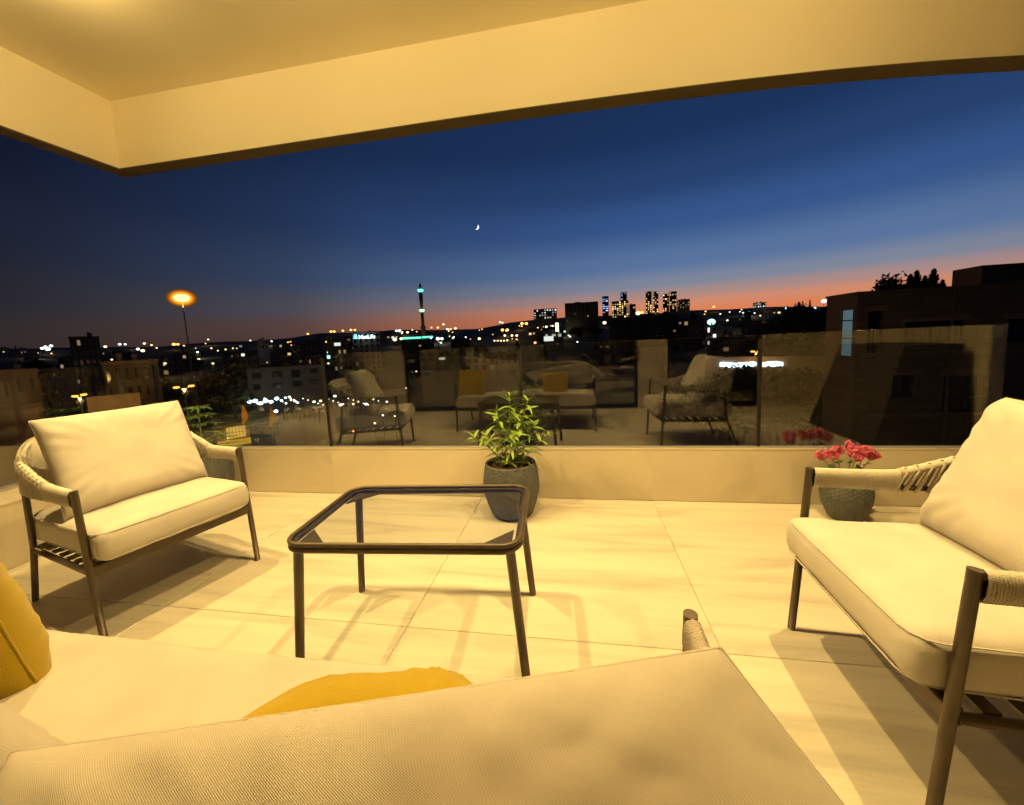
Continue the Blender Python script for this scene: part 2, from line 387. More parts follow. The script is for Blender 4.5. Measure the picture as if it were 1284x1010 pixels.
def curtain(x0, x1, label):
    t = MB(); n = int((x1-x0)/.012); V = []; F = []
    for i in range(n+1):
        x = x0+(x1-x0)*i/n; a = i*.85; yy = .035*math.sin(a)+.012*math.sin(a*.37+1)
        V += [(x, yy, .02), (x, yy*.8, 2.4), (x, yy*.8-.004, 2.4), (x, yy-.004, .02)]
    for i in range(n):
        for q in range(4): F.append((4*i+q, 4*i+4+q, 4*i+4+(q+1) % 4, 4*i+(q+1) % 4))
    o = t.add(V, F, True).build('curtain', M['curtain']); o.location = (0, -1.12, 0)
    tag(o, label, 'curtain', 'linen curtains inside the sliding door')
curtain(-2.75, -2.02, 'pleated beige curtain gathered at the door end behind the loveseat')
curtain(-1.9, -.55, 'wide pleated beige curtain hanging behind the sofa')

# ------------------------------------------------------------------ cushions
def box_cushion(w, d, t, r=.05, bulge=.02, n=22, wr=.006, seed=0):
    """w along x, d along y, t along z, centred"""
    hw, hd, ht = w/2, d/2, t/2; key = {}; V = []; F = []
    def vid(p):
        q = tuple(round(c, 5) for c in p)
        if q not in key: key[q] = len(V); V.append(p)
        return key[q]
    def grid(fn, na, nb):
        for i in range(na):
            for j in range(nb):
                F.append(tuple(vid(fn(a, c)) for a, c in ((i/na, j/nb), ((i+1)/na, j/nb), ((i+1)/na, (j+1)/nb), (i/na, (j+1)/nb))))
    e = lambda u: math.sin((u-.5)*math.pi)*.55+(u*2-1)*.45          # denser near the edges
    m = 8
    grid(lambda a, c: (e(a)*hw, e(c)*hd, ht), n, n); grid(lambda a, c: (e(c)*hw, e(a)*hd, -ht), n, n)
    grid(lambda a, c: (e(a)*hw, -hd, e(c)*ht), n, m); grid(lambda a, c: (e(c)*hw, hd, e(a)*ht), m, n)
    grid(lambda a, c: (-hw, e(c)*hd, e(a)*ht), m, n); grid(lambda a, c: (hw, e(a)*hd, e(c)*ht), n, m)
    O = []
    for p in V:
        p = Vector(p); c = Vector((max(-hw+r, min(hw-r, p.x)), max(-hd+r, min(hd-r, p.y)), max(-ht+r, min(ht-r, p.z))))
        dd = p-c
        if dd.length > 1e-6: p = c+dd.normalized()*r
        u, v, q = p.x/hw, p.y/hd, p.z/ht
        k = max(0, 1-u*u)*max(0, 1-v*v)
        z = p.z + math.copysign(1, p.z)*bulge*k*min(1, abs(q)*1.5)
        s = 1+.02*max(0, 1-q*q)*1.0
        nn = noise.noise(Vector((p.x*5+seed*3.1, p.y*5, p.z*5)))+.5*noise.noise(Vector((p.x*13+seed, p.y*13, p.z*13)))
        O.append((p.x*s, p.y*s, z + wr*nn*(1 if abs(q) > .5 else .4)))
    b_ = MB().add(O, F, True); b_.uv = [(p[0]+p[2], p[1]+p[2]) for p in V]; return b_
def pillow(w, h, t, pinch=.07, n=30, wr=.006, seed=0, sag=0.0, ex=3.0):
    """w along x, h along z, thickness along y, centred"""
    V = []; F = []; idx = {}
    for s in (1, -1):
        for i in range(n+1):
            for j in range(n+1):
                edge = i in (0, n) or j in (0, n)
                if s == -1 and edge: idx[(s, i, j)] = idx[(1, i, j)]; continue
                u = math.sin((i/n-.5)*math.pi); v = math.sin((j/n-.5)*math.pi)
                x = w/2*u*(1-pinch*(1-v*v)*abs(u)); z = h/2*v*(1-pinch*(1-u*u)*abs(v))
                prof = max(0, (1-abs(u)**ex))*max(0, (1-abs(v)**ex))
                th = t/2*prof**.5
                cr = abs(u*v); ang = math.atan2(v, u)
                wk = wr*(math.sin(ang*26+seed)*cr*2.2*(1-cr) + noise.noise(Vector((x*7+seed, s*2., z*7)))*.9 + .5*noise.noise(Vector((x*18, s+seed, z*18))))*min(1, prof*3)
                V.append((x, s*(th+wk), z - sag*(1-u*u)*(v*.5+.5)**2)); idx[(s, i, j)] = len(V)-1
        for i in range(n):
            for j in range(n):
                q = (idx[(s, i, j)], idx[(s, i+1, j)], idx[(s, i+1, j+1)], idx[(s, i, j+1)])
                F.append(q[::-1] if s == 1 else q)
    mb = MB().add(V, F, True); mb.uv = [(p[0], p[2]) for p in V]
    edge = [V[idx[(1, i, 0)]] for i in range(n)]+[V[idx[(1, n, j)]] for j in range(n)]+[V[idx[(1, n-i, n)]] for i in range(n)]+[V[idx[(1, 0, n-j)]] for j in range(n)]
    return mb, edge
def quad_pillow(TR, TL, BR, BL, tf, tb, pinch=.04, n=40, wr=.008, seed=0, ex=4.0, folds=()):
    """a cushion stretched between four corners; tf / tb swell to its front and back"""
    TR, TL, BR, BL = map(Vector, (TR, TL, BR, BL)); nrm = (TR-TL).cross(TR-BR).normalized()      # points to the front
    if nrm.y < 0: nrm = -nrm
    w, h = (TR-TL).length, (TR-BR).length; mb, e = pillow(w, h, 1.0, pinch, n, 0.0, seed, ex=ex)
    def mp(x, z): u, v = x/w+.5, z/h+.5; return TL.lerp(TR, u)*v+BL.lerp(BR, u)*(1-v)
    V = []
    for x, y, z in mb.v:
        cr = abs(x/w*2*z/h*2); k = min(1, abs(y)*3)
        wk = wr*k*(1.2*noise.noise(Vector((x*6+seed, y, z*6)))+.6*noise.noise(Vector((x*15+seed, y*2, z*15)))+.9*cr*math.sin(math.atan2(z, x)*22+seed))
        V.append(mp(x, z)+nrm*(y*2*(tf if y > 0 else tb)+math.copysign(wk, y)))
    for fx, fz, ang, ln, wd, dp in folds:
        ca, sa = math.cos(ang), math.sin(ang)
        for i, (x, y, z) in enumerate(mb.v):
            if y < 0 and min(1, abs(y)*3) > .2:
                a_, b_ = (x-fx)*ca+(z-fz)*sa, -(x-fx)*sa+(z-fz)*ca
                V[i] = V[i]-nrm*dp*.07*math.exp(-(a_/(ln*1.7))**2)*(1-2*(b_/wd)**2)*math.exp(-(b_/wd)**2)
    mb.v = [tuple(p) for p in V]
    return mb, [tuple(mp(p[0], p[2])) for p in e]
def frame(origin, xax, zax):
    x = Vector(xax).normalized(); z = Vector(zax); z = (z-x*z.dot(x)).normalized(); y = z.cross(x)
    return Matrix(((x.x, y.x, z.x, origin[0]), (x.y, y.y, z.y, origin[1]), (x.z, y.z, z.z, origin[2]), (0, 0, 0, 1)))
def piped(name, mbe, Mx, mat, parent, r=.0045):
    mb, edge = mbe
    o = mb.build(name, mat, parent); o.matrix_local = Mx
    if r: MB().tube(edge, r, 6, True).build('piping', mat, o)
    return o

# ------------------------------------------------------------------ rope loveseats / armchairs
def band(b, top, bot, th=.017, wraps=40, seg=10):
    """rope wound tightly round two rails: closed ring sections along them"""
    n = wraps*3; V = []; F = []
    def samp(P, t):
        L = [0]
        for a, c in zip(P[:-1], P[1:]): L.append(L[-1]+(c-a).length)
        d = t*L[-1]
        for i in range(len(P)-1):
            if d <= L[i+1]+1e-9: return P[i].lerp(P[i+1], (d-L[i])/max(1e-9, L[i+1]-L[i]))
        return P[-1]
    top = [Vector(p) for p in top]; bot = [Vector(p) for p in bot]
    for i in range(n+1):
        t = i/n; A = samp(top, t); B = samp(bot, t); c = (A+B)/2; up = (A-B); hh = up.length/2; up.normalize()
        tan = (samp(top, min(1, t+.01))-samp(top, max(0, t-.01))).normalized(); side = tan.cross(up).normalized()
        k = 1+.17*(1 if i % 3 else -1)*.6
        for s in range(seg):
            a = 2*math.pi*s/seg; ca, sa = math.cos(a), math.sin(a)
            V.append(c + up*math.copysign(abs(ca)**.7, ca)*(hh+.014)*(.97+.03*k) + side*math.copysign(abs(sa)**.8, sa)*th*k)
    for i in range(n):
        for s in range(seg): q = (s+1) % seg; F.append((i*seg+s, (i+1)*seg+s, (i+1)*seg+q, i*seg+q))
    F += [tuple(range(seg))[::-1], tuple(n*seg+s for s in range(seg))]
    return b.add(V, F, True)

def rope_seat(name, label, cat, loc, rz, W, D, rope, group, nslat=7):
    """local: x across, y to the front, z up; legs W apart, feet D apart"""
    t = thing(name, label, cat, loc, rz, group); hw = W/2; yf, yr = D/2, -D/2
    ya = yf-.042                                              # front leg top
    for s in (-1, 1):
        MB().tube([(s*hw, yf, 0), (s*hw, ya, .635)], .0128, 12).build('leg', M['metal'], t)
        MB().tube([(s*hw, yr, 0), (s*hw, yr+.115, .30), (s*hw, yr+.14, .57)], .0122, 12).build('leg', M['metal'], t)
        MB().tube([(s*hw, yf-.028, .295), (s*hw, yr+.115, .285)], .0125, 10).build('side_rail', M['metal'], t)
    MB().box((-hw, yf-.045, .272), (hw, yf-.012, .318), .006).build('front_rail', M['metal'], t)
    MB().tube([(-hw, yr+.115, .285), (hw, yr+.115, .285)], .0125, 10).build('back_rail', M['metal'], t)
    for k in range(nslat):
        y = yf-.10-(D-.26)*k/(nslat-1)
        MB().box((-hw+.008, y-.017, .300), (hw-.008, y+.017, .309)).build('slat', M['metal'], t)
    # arm rails sweep up and round the back
    for s in (-1, 1):
        tp = [(s*hw, ya, .622), (s*hw, ya-.15, .620), (s*hw, ya-.27, .624), (s*(hw+.004), ya-.41, .662), (s*(hw-.004), ya-.53, .705), (s*(hw-.06), yr+.04, .765), (s*(hw-.17), yr+.005, .79), (0, yr+.0, .795)]
        bp = [(s*hw, ya+.004, .578), (s*hw, ya-.15, .574), (s*hw, ya-.27, .570), (s*(hw+.004), ya-.41, .566), (s*(hw-.004), ya-.53, .566), (s*(hw-.05), yr+.08, .57), (s*(hw-.17), yr+.05, .575), (0, yr+.045, .578)]
        TP, BP = smooth_path(tp, 8), smooth_path(bp, 8)
        MB().tube(TP, .011, 8).build('arm_rail', M['metal'], t); MB().tube(BP, .009, 8).build('lower_arm_rail', M['metal'], t)
        ins = Vector((0, -.012, 0))
        ar = band(MB(), [TP[0]+ins]+TP[1:17], [BP[0]+ins]+BP[1:17], .0165, 42).build('rope_wrap', rope, t)
        lac = MB()
        for i in range(17, len(TP)):
            big = i < 40
            for sh in (0, .5):
                a = TP[i].lerp(TP[min(i+1, len(TP)-1)], sh); c = BP[max(0, i-2)].lerp(BP[max(0, i-1)], sh)
                off = Vector((s*.011, 0, 0)) if i < 34 else Vector((0, -.011, 0))
                for o2 in (off, -off*.9):
                    p = [a+o2*.2+Vector((0, 0, .013)), a+o2*1.2, c+o2*1.2, c+o2*.2-Vector((0, 0, .011))]
                    if i < 36 and sh == 0 and (i % 2 or i > 30): MB().tube(p, .0062, 6).build('rope_strand', rope, t)
                    elif i >= 36: lac.tube(p, .0062, 5)
        o = lac.build('rope_lacing', rope, t); o['kind'] = 'stuff'
        wr = MB().tube(TP[16:], .0155, 8).build('rope_binding', rope, t)
    return t

def armchair(label, loc, rz, seed, back=-.085):
    W, D = .62, .71
    t = rope_seat('rope_armchair', label, 'armchair', loc, rz, W, D, M['rope'], 'rope armchairs with cream cushions')
    sc = box_cushion(W-.035, .70, .14, .042, .016, 26, .007, seed).build('seat_cushion', M['cream'], t)
    sc.location = (0, .045, .388); sc.rotation_euler = (rad(1.5), 0, 0)
    for zz in (.052, -.052):
        hw, hd, r = (W-.035)/2*1.0, .35*1.0, .05; P = []
        for cx_, cy_, a0 in ((hw-r, hd-r, 0), (-hw+r, hd-r, 90), (-hw+r, -hd+r, 180), (hw-r, -hd+r, 270)):
            P += [(cx_+r*math.cos(rad(a0+a)), cy_+r*math.sin(rad(a0+a)), zz*1.02) for a in (0, 30, 60, 90)]
        MB().tube(P, .0022, 6, True).build('piping', M['cream'], sc)
    Mx = frame((0, back, .672), (1, 0, 0), (0, -.19, .41))
    piped('back_cushion', pillow(.555, .475, .165, .03, 44, .005, seed+3, ex=6.0), Mx, M['cream'], t, .0022)
    return t
LC = armchair('wide rope armchair with cream cushions in front of the short end parapet', (-2.199, 1.531, 0), rad(-104.8), 1, -.05)
RC = armchair('wide rope armchair with cream cushions standing beside the pink flower pot', (1.117, 1.182, 0), rad(87.7), 5, -.11)

# sofa (the camera looks over its back)
SO = (-.67, .365, 0)
sofa = rope_seat('rope_sofa', 'long rope sofa with pale seat and taupe back cushions facing the coffee table', 'sofa', SO, 0, 1.72, .74, M['rope_dark'], None, 8)
off = Matrix.Translation(-Vector(SO))
sc = box_cushion(1.72, .69, .15, .05, .02, 30, .006, 11).build('seat_cushion', M['cream_sofa'], sofa); sc.location = (-.0, .025, .375)
# back cushions, slouched
piped('back_cushion', quad_pillow((.148, .425, .795), (-.69, .305, .680), (.36, .17, .615), (-.50, .04, .53), .13, .06, .015, 80, .005, 21, 4.5, [(.18, .08, 2.1, .13, .022, .010), (.02, .10, 1.9, .12, .02, .009), (-.14, .06, 1.2, .15, .025, .009), (.26, .12, 2.5, .08, .016, .008), (.1, -.05, 1.5, .12, .03, .01)]), off, M['taupe'], sofa, .0025)
piped('back_cushion', quad_pillow((-.74, .20, .84), (-1.46, .22, .93), (-.72, .40, .42), (-1.46, .42, .45), .07, .08, .04, 36, .010, 31), off, M['taupe'], sofa, .003)

def throw(label, origin, xax, zax, size, seed):
    mb, e = pillow(size, size, .19, .07, 34, .008, seed)
    t = thing('throw_pillow', label, 'pillow', (origin[0], origin[1], 0), 0, 'mustard pillows on the sofa')
    Mx = frame((0, 0, origin[2]), xax, zax)
    o = mb.build('pillow_cover', M['yellow'], t); o.matrix_local = Mx
    MB().tube(e, .003, 6, True).build('seam', M['yellow'], o)
throw('plump mustard pillow leaning at the sofa end beside the short end parapet', (-1.36, .53, .590), (1, .1, 0), (0, -.08, .42), .38, 2)
throw('mustard pillow peeking over the taupe cushion in the middle of the sofa', (-.29, .455, .535), (1, .16, .06), (-.02, -.2, .42), .34, 9)

# ------------------------------------------------------------------ coffee table
ct = thing('coffee_table', 'low dark metal coffee table with a clear glass top', 'coffee table', (-.616, 1.350, 0), rad(4))
TW, TD, TZ = .824, .515, .505
def rrect(w, d, r, z, n=7):
    P = []
    for cx_, cy_, a0 in ((w/2-r, d/2-r, 0), (-w/2+r, d/2-r, 90), (-w/2+r, -d/2+r, 180), (w/2-r, -d/2+r, 270)):
        P += [(cx_+r*math.cos(rad(a0+90*i/n)), cy_+r*math.sin(rad(a0+90*i/n)), z) for i in range(n+1)]
    return P
MB().tube(rrect(TW-.026, TD-.026, .062, TZ-.025), .0115, 12, True).build('lower_rim', M['metal'], ct)
MB().tube(rrect(TW-.018, TD-.018, .066, TZ-.006), .0085, 12, True).build('upper_rim', M['metal'], ct)
# flat inner frame under the glass
o_, i_ = rrect(TW-.02, TD-.02, .06, TZ-.012), rrect(TW-.058, TD-.058, .045, TZ-.012)
n = len(o_); V = o_+i_+[(x, y, z-.008) for x, y, z in o_]+[(x, y, z-.008) for x, y, z in i_]
F = [(k, (k+1) % n, n+(k+1) % n, n+k) for k in range(n)]+[(2*n+k, 3*n+k, 3*n+(k+1) % n, 2*n+(k+1) % n) for k in range(n)]+[(n+k, n+(k+1) % n, 3*n+(k+1) % n, 3*n+k) for k in range(n)]
MB().add(V, F).build('inner_frame', M['metal'], ct)
tp = rrect(TW-.034, TD-.034, .058, TZ-.001); n = len(tp)
MB().add(tp+[(x, y, z-.006) for x, y, z in tp], [tuple(range(n)), tuple(range(n, 2*n))[::-1]]+[(k, n+k, n+(k+1) % n, (k+1) % n) for k in range(n)]).build('glass_top', M['table_glass'], ct)
for sx_ in (-1, 1):
    for sy_ in (-1, 1):
        a = (sx_*(TW/2-.04), sy_*(TD/2-.04))
        g = MB(); p = [(a[0], a[1]), (a[0]-sx_*.105, a[1]), (a[0], a[1]-sy_*.105)]
        if sx_*sy_ < 0: p = [p[0], p[2], p[1]]
        g.add([(x, y, TZ-.021) for x, y in p]+[(x, y, TZ-.026) for x, y in p], [(0, 1, 2), (5, 4, 3), (0, 3, 4, 1), (1, 4, 5, 2), (2, 5, 3, 0)]).build('corner_gusset', M['metal'], ct)
        MB().tube([(sx_*(TW/2-.045), sy_*(TD/2-.045), TZ-.03), (sx_*(TW/2-.008), sy_*(TD/2-.03), 0)], [.0165, .0145], 14).build('leg', M['metal'], ct)

# ------------------------------------------------------------------ planters and plants
def planter(label, loc, prof, soil_z, soil_r):
    t = thing('planter', label, 'planter', loc, random.random())
    out_ = smooth_path([(r, 0, z) for r, z in prof], 9)
    b = MB(); seg = 120; V = []; F = []
    for i, p in enumerate(out_):
        for k in range(seg):
            a = 2*math.pi*k/seg; q = p.x*(1+.035*abs(math.sin(a*20)))+.0022*math.sin(p.z*260+(k//3 % 2)*math.pi)
            V.append((q*math.cos(a), q*math.sin(a), p.z))
    m = len(out_)
    for i in range(m-1):
        for k in range(seg): l = (k+1) % seg; F.append((i*seg+k, i*seg+l, (i+1)*seg+l, (i+1)*seg+k))
    F.append(tuple(range(seg))[::-1]); b.add(V, F, True)
    rt, zt = prof[-1]
    b.lathe([(rt+.002, zt-.004), (rt+.004, zt+.004), (rt-.004, zt+.008), (rt-.014, zt+.002), (rt-.016, soil_z-.03)], 60, cap=False)
    b.build('pot', M['pot'], t)
    s = MB(); V = [(0, 0, soil_z+.012)]; F = []
    for j in range(1, 6):
        for k in range(30):
            a = 2*math.pi*k/30; r = soil_r*j/5; V.append((r*math.cos(a), r*math.sin(a), soil_z+.012*(1-(j/5)**2)+.008*noise.noise(Vector((r*40*math.cos(a), r*40*math.sin(a), 3)))))
    for k in range(30): F.append((0, 1+k, 1+(k+1) % 30))
    for j in range(4):
        for k in range(30): F.append((1+j*30+k, 1+(j+1)*30+k, 1+(j+1)*30+(k+1) % 30, 1+j*30+(k+1) % 30))
    s.add(V, F, True).build('soil', M['soil'], t)
    return t
BIG = [(.105, 0), (.135, .03), (.168, .13), (.178, .20), (.172, .28), (.160, .345)]
planter('large dark ribbed planter at the middle of the parapet', (-.452, 2.40, 0), BIG, .325, .146)
planter('dark ribbed planter half hidden behind the wide armchair at the balcony end', (-2.86, 2.44, 0), [(r, z*1.1) for r, z in BIG], .345, .146)
planter('small dark round planter holding the pink flowers', (1.53, 2.46, 0), [(.058, 0), (.080, .018), (.108, .08), (.120, .15), (.118, .20), (.110, .25)], .232, .098)

def leaf_mesh(name, L, w, mat, fold=.25, droop=.25):
    V = []; F = []; n = 6
    for i in range(n+1):
        t = i/n; ww = w/2*math.sin(math.pi*min(1, t**.75*.97+.03))**.9; x = L*t; z = -droop*L*t*t
        V += [(x, -ww, z+fold*ww), (x, 0, z), (x, ww, z+fold*ww)]
    for i in range(n):
        for q in (0, 1): F.append((3*i+q, 3*i+3+q, 3*i+4+q, 3*i+1+q))
    m = MB().add(V, F, True).mesh(name, mat); return m
def aim(p, d, roll=0.0, s=1.0):
    x = Vector(d).normalized(); up = Vector((0, 0, 1)); y = up.cross(x)
    y = y.normalized() if y.length > 1e-4 else Vector((0, 1, 0)); z = x.cross(y)
    c, q = math.cos(roll), math.sin(roll); y2 = y*c+z*q; z2 = z*c-y*q
    return Matrix(((x.x*s, y2.x*s, z2.x*s, p[0]), (x.y*s, y2.y*s, z2.y*s, p[1]), (x.z*s, y2.z*s, z2.z*s, p[2]), (0, 0, 0, 1)))

# centre plant: upright stems with whorls of narrow leaves
LEAF = [leaf_mesh('leaf', .085, .021, M['leaf'], .35, d) for d in (.15, .35, .6)]
R = random.Random(3)
pl = thing('leafy_plant', 'bright green leafy plant growing in the large planter at the middle of the parapet', 'plant', (-.452, 2.40, .325))
stems = [((.0, 0), (.02, -.01), .455), ((-.05, .02), (-.075, .02), .36), ((.04, .0), (.135, -.02), .43), ((.02, .05), (.07, .05), .34), ((-.03, -.05), (-.215, -.06), .20), ((.07, -.02), (.255, -.03), .20), ((-.06, -.02), (-.13, -.08), .22), ((.0, -.06), (.06, -.12), .24), ((.06, .04), (.16, .06), .26), ((-.02, .06), (-.10, .08), .28)]
for (bx, by), (tx_, ty_), h in stems:
    P = smooth_path([(bx, by, -.01), (bx+(tx_-bx)*.25, by+(ty_-by)*.25, h*.4), (bx+(tx_-bx)*.6, by+(ty_-by)*.6, h*.75), (tx_, ty_, h)], 6)
    MB().tube(P, [.0042-.0024*i/(len(P)-1) for i in range(len(P))], 6).build('stem', M['stem'], pl)
    nw = max(4, int(h/.048))
    for k in range(nw+1):
        f = .22+.78*k/nw; p = P[min(len(P)-1, int(f*(len(P)-1)))]; q = 4 if k < nw else 6
        a0 = R.random()*6.28
        for j in range(q):
            if R.random() < .12: continue
            a = a0+j*6.28/q+R.uniform(-.4, .4); el = R.uniform(-.15, .75) if k < nw else R.uniform(.3, 1.2)
            s = R.uniform(.7, 1.3)*(1.0 if k < nw else .75)
            link('leaf', R.choice(LEAF), pl, aim(p, (math.cos(a)*math.cos(el), math.sin(a)*math.cos(el), math.sin(el)), R.uniform(-.5, .5), s))

# end plant: tiers of feathery branches
LEAF2 = [leaf_mesh('leaflet', .052, .015, M['leaf_dark'], .3, d) for d in (.1, .4)]
pe = thing('feathery_plant', 'dark green plant with tiers of feathery branches in the planter behind the armchair', 'plant', (-2.86, 2.44, .345))
R = random.Random(5)
MB().tube(smooth_path([(0, 0, -.01), (.01, 0, .2), (0, .01, .42)], 6), .006, 7).build('stem', M['stem'], pe)
for k in range(6):
    z0 = .07+.065*k; L = .235-.034*k
    for j in range(6):
        a = j*6.28/6+k*.5+R.uniform(-.2, .2); P = [Vector((math.cos(a)*L*t, math.sin(a)*L*t, z0+L*(.30*t-.25*t*t))) for t in (0, .25, .5, .75, 1)]
        MB().tube(P, .0025, 5).build('branch', M['stem'], pe)
        for t in (.35, .6, .85, 1.0):
            c = P[0].lerp(P[4], t); c.z = z0+L*(.30*t-.25*t*t)
            for sg in ((-1, 1) if t < 1 else (0,)):
                b2 = a+sg*.9; link('leaflet', R.choice(LEAF2), pe, aim(c, (math.cos(b2), math.sin(b2), R.uniform(-.1, .25)), R.uniform(-.4, .4), R.uniform(.8, 1.25)))

# pink geranium
LEAF3 = leaf_mesh('leaf', .05, .046, M['leaf_dark'], .2, .3)
fl_ = MB()
for j in range(5):
    a = j*6.28/5; fl_.add([(0, 0, 0), (  .015*math.cos(a-.5),   .015*math.sin(a-.5), .004), (  .022*math.cos(a),   .022*math.sin(a), .003), (  .015*math.cos(a+.5),   .015*math.sin(a+.5), .004)], [(0, 1, 2, 3)], True)
FLO = fl_.mesh('floret', M['petal'])
pg = thing('flowering_plant', 'pink flowering plant blooming in the small round planter', 'plant', (1.53, 2.46, .222)); R = random.Random(8)
for (x, y, z, r) in ((-.10, -.02, .165, .036), (-.045, .03, .18, .036), (.03, -.02, .165, .034), (.085, -.01, .185, .042), (.05, .05, .195, .036), (.125, .0, .16, .03), (-.12, .03, .15, .028)):
    P = smooth_path([(x*.3, y*.3, 0), (x*.7, y*.7, z*.6), (x, y, z)], 5); MB().tube(P, .0025, 5).build('stem', M['stem'], pg)
    for k in range(26):
        d = Vector((R.gauss(0, 1), R.gauss(0, 1), R.gauss(.3, .8))).normalized(); p = Vector((x, y, z))+d*r*R.uniform(.55, 1)
        link('flower', FLO, pg, aim(p, d.cross(Vector((.3, .8, .1))), 0, 1) @ Matrix.Rotation(R.uniform(0, 6), 4, 'Z'))
for k in range(34):
    a = R.uniform(0, 6.28); r = R.uniform(.02, .11); el = R.uniform(-.2, .5); p = (r*math.cos(a), r*math.sin(a), R.uniform(.02, .12))
    link('leaf', LEAF3, pg, aim(p, (math.cos(a), math.sin(a), el), R.uniform(-.5, .5), R.uniform(.6, 1.0)))

# covered grill by the side wall (only mirrored)
gr = thing('covered_grill', 'tall dark fabric cover over a grill by the side wall', 'grill', (2.98, .95, 0))
V = [(-.36, -.5, .02), (.36, -.5, .02), (.36, .5, .02), (-.36, .5, .02), (-.12, -.42, .92), (.34, -.42, .92), (.34, .42, .92), (-.12, .42, .92)]
MB().add(V, [(0, 1, 5, 4), (1, 2, 6, 5), (2, 3, 7, 6), (3, 0, 4, 7), (4, 5, 6, 7), (3, 2, 1, 0)]).build('fabric_cover', M['cover'], gr)
for sx_, sy_ in ((-1, -1), (1, -1), (1, 1), (-1, 1)): MB().tube([(sx_*.3, sy_*.42, 0), (sx_*.3, sy_*.42, .04)], .02, 8).build('foot', M['dark_metal'], gr)

#CITY
# ------------------------------------------------------------------ the town: terrain
SKY_PX = [(-400, 462), (0, 433), (100, 432), (200, 431), (300, 425), (400, 418), (450, 414), (500, 411), (560, 411), (600, 409), (640, 402), (700, 398), (760, 396), (870, 388), (960, 383), (1045, 380), (1284, 372), (1700, 352)]
TAB = sorted((math.atan2(ray(x, y).x, ray(x, y).y), ray(x, y).z/math.hypot(ray(x, y).x, ray(x, y).y)) for x, y in SKY_PX)
RR = 900.0
def ridge(az): return float(np.interp(az, [t[0] for t in TAB], [t[1] for t in TAB]))
def gz(x, y):
    r = math.hypot(x, y); az = math.atan2(x, y)
    top = H + ridge(az)*RR - 6
    t = min(1, max(0, (r-130)/(RR-130))); t = t*t*(3-2*t)
    z = -17 + (top+17)*t
    if r > RR: z = top - (r-RR)*.05
    z += (noise.noise(Vector((x*.008, y*.008, 1)))*7 + noise.noise(Vector((x*.03, y*.03, 5)))*1.5)*min(1, max(0, (r-90)/300))*(1 if r < RR*.93 else .4)
    return z
def stand(px, py, h):
    """place on the terrain where something h metres tall shows its top at that pixel"""
    d = ray(px, py); k = math.hypot(d.x, d.y); r = 25.0; last = None
    while r < RR:
        p = Vector((0, 0, H)) + d*(r/k)
        if p.z - h <= gz(p.x, p.y): return Vector((p.x, p.y, p.z-h)), r
        r *= 1.012
    p = Vector((0, 0, H)) + d*((RR*.97)/k); return Vector((p.x, p.y, p.z-h)), RR*.97
M['earth'] = pmat('dark_earth', (.045, .04, .028), .95, var=.5, vscale=.03, bump=.4, bscale=.4)
M['road'] = pmat('asphalt', (.05, .048, .045), .85, var=.2, vscale=.2)
b = MB(); V = []; F = []; na, radii = 220, [3.9, 6, 10, 16, 25, 38, 55, 80, 110, 140, 175, 215, 260, 310, 370, 440, 520, 600, 680, 760, 830, 880, 900, 930, 1000, 1200, 1600, 2400, 5000]
for r in radii:
    for k in range(na):
        a = 2*math.pi*k/na; x, y = r*math.sin(a), r*math.cos(a); V.append((x, y, gz(x, y)))
for i in range(len(radii)-1):
    for k in range(na): l = (k+1) % na; F.append((i*na+k, i*na+l, (i+1)*na+l, (i+1)*na+k))
F.append(tuple(range(na)))
struct(b.add(V, F, True).build('ground', M['earth']))

# ------------------------------------------------------------------ lamps
GL = {'amber': glow_mat('amber_glow', (1, .46, .08), 3.2), 'warm': glow_mat('warm_glow', (1, .74, .36), 3), 'white': glow_mat('white_glow', (.85, .95, 1), 4),
      'green': glow_mat('green_glow', (.10, 1, .42), 3), 'teal': glow_mat('teal_glow', (.4, 1, .9), 2.5), 'red': glow_mat('red_glow', (1, .12, .12), 4), 'blue': glow_mat('blue_glow', (.55, .72, 1), 9), 'orange': glow_mat('orange_glow', (1, .40, .15), 2.5)}
M['pole'] = pmat('galvanised_pole', (.30, .27, .22), .5, metal=.3)
def ball():
    return MB().lathe([(.0001, -1), (.5, -.86), (.86, -.5), (1, 0), (.86, .5), (.5, .86), (.0001, 1)], 12, cap=False)
HEADS = {k: ball().mesh('lamp_head', m) for k, m in GL.items()}
POLE = MB().tube([(0, 0, 0), (0, 0, 1)], 1, 6).mesh('pole', M['dark_metal'])
LBL = {'amber': ('amber street lamp glowing on the far hillside', 'far amber street lamps'), 'warm': ('warm white street lamp glowing on the far hillside', 'far warm lamps'),
       'white': ('cold white lamp glowing among the dark houses', 'far white lamps'), 'teal': ('teal lamp shining among the dark trees', 'far teal lamps'),
       'red': ('small red light beside the shopping street', 'red lights'), 'orange': ('orange lamp near the long dark slab building', 'far orange lamps'), 'blue': ('bluish white floodlight over the shopping street', 'shop floodlights')}
NL = [0]
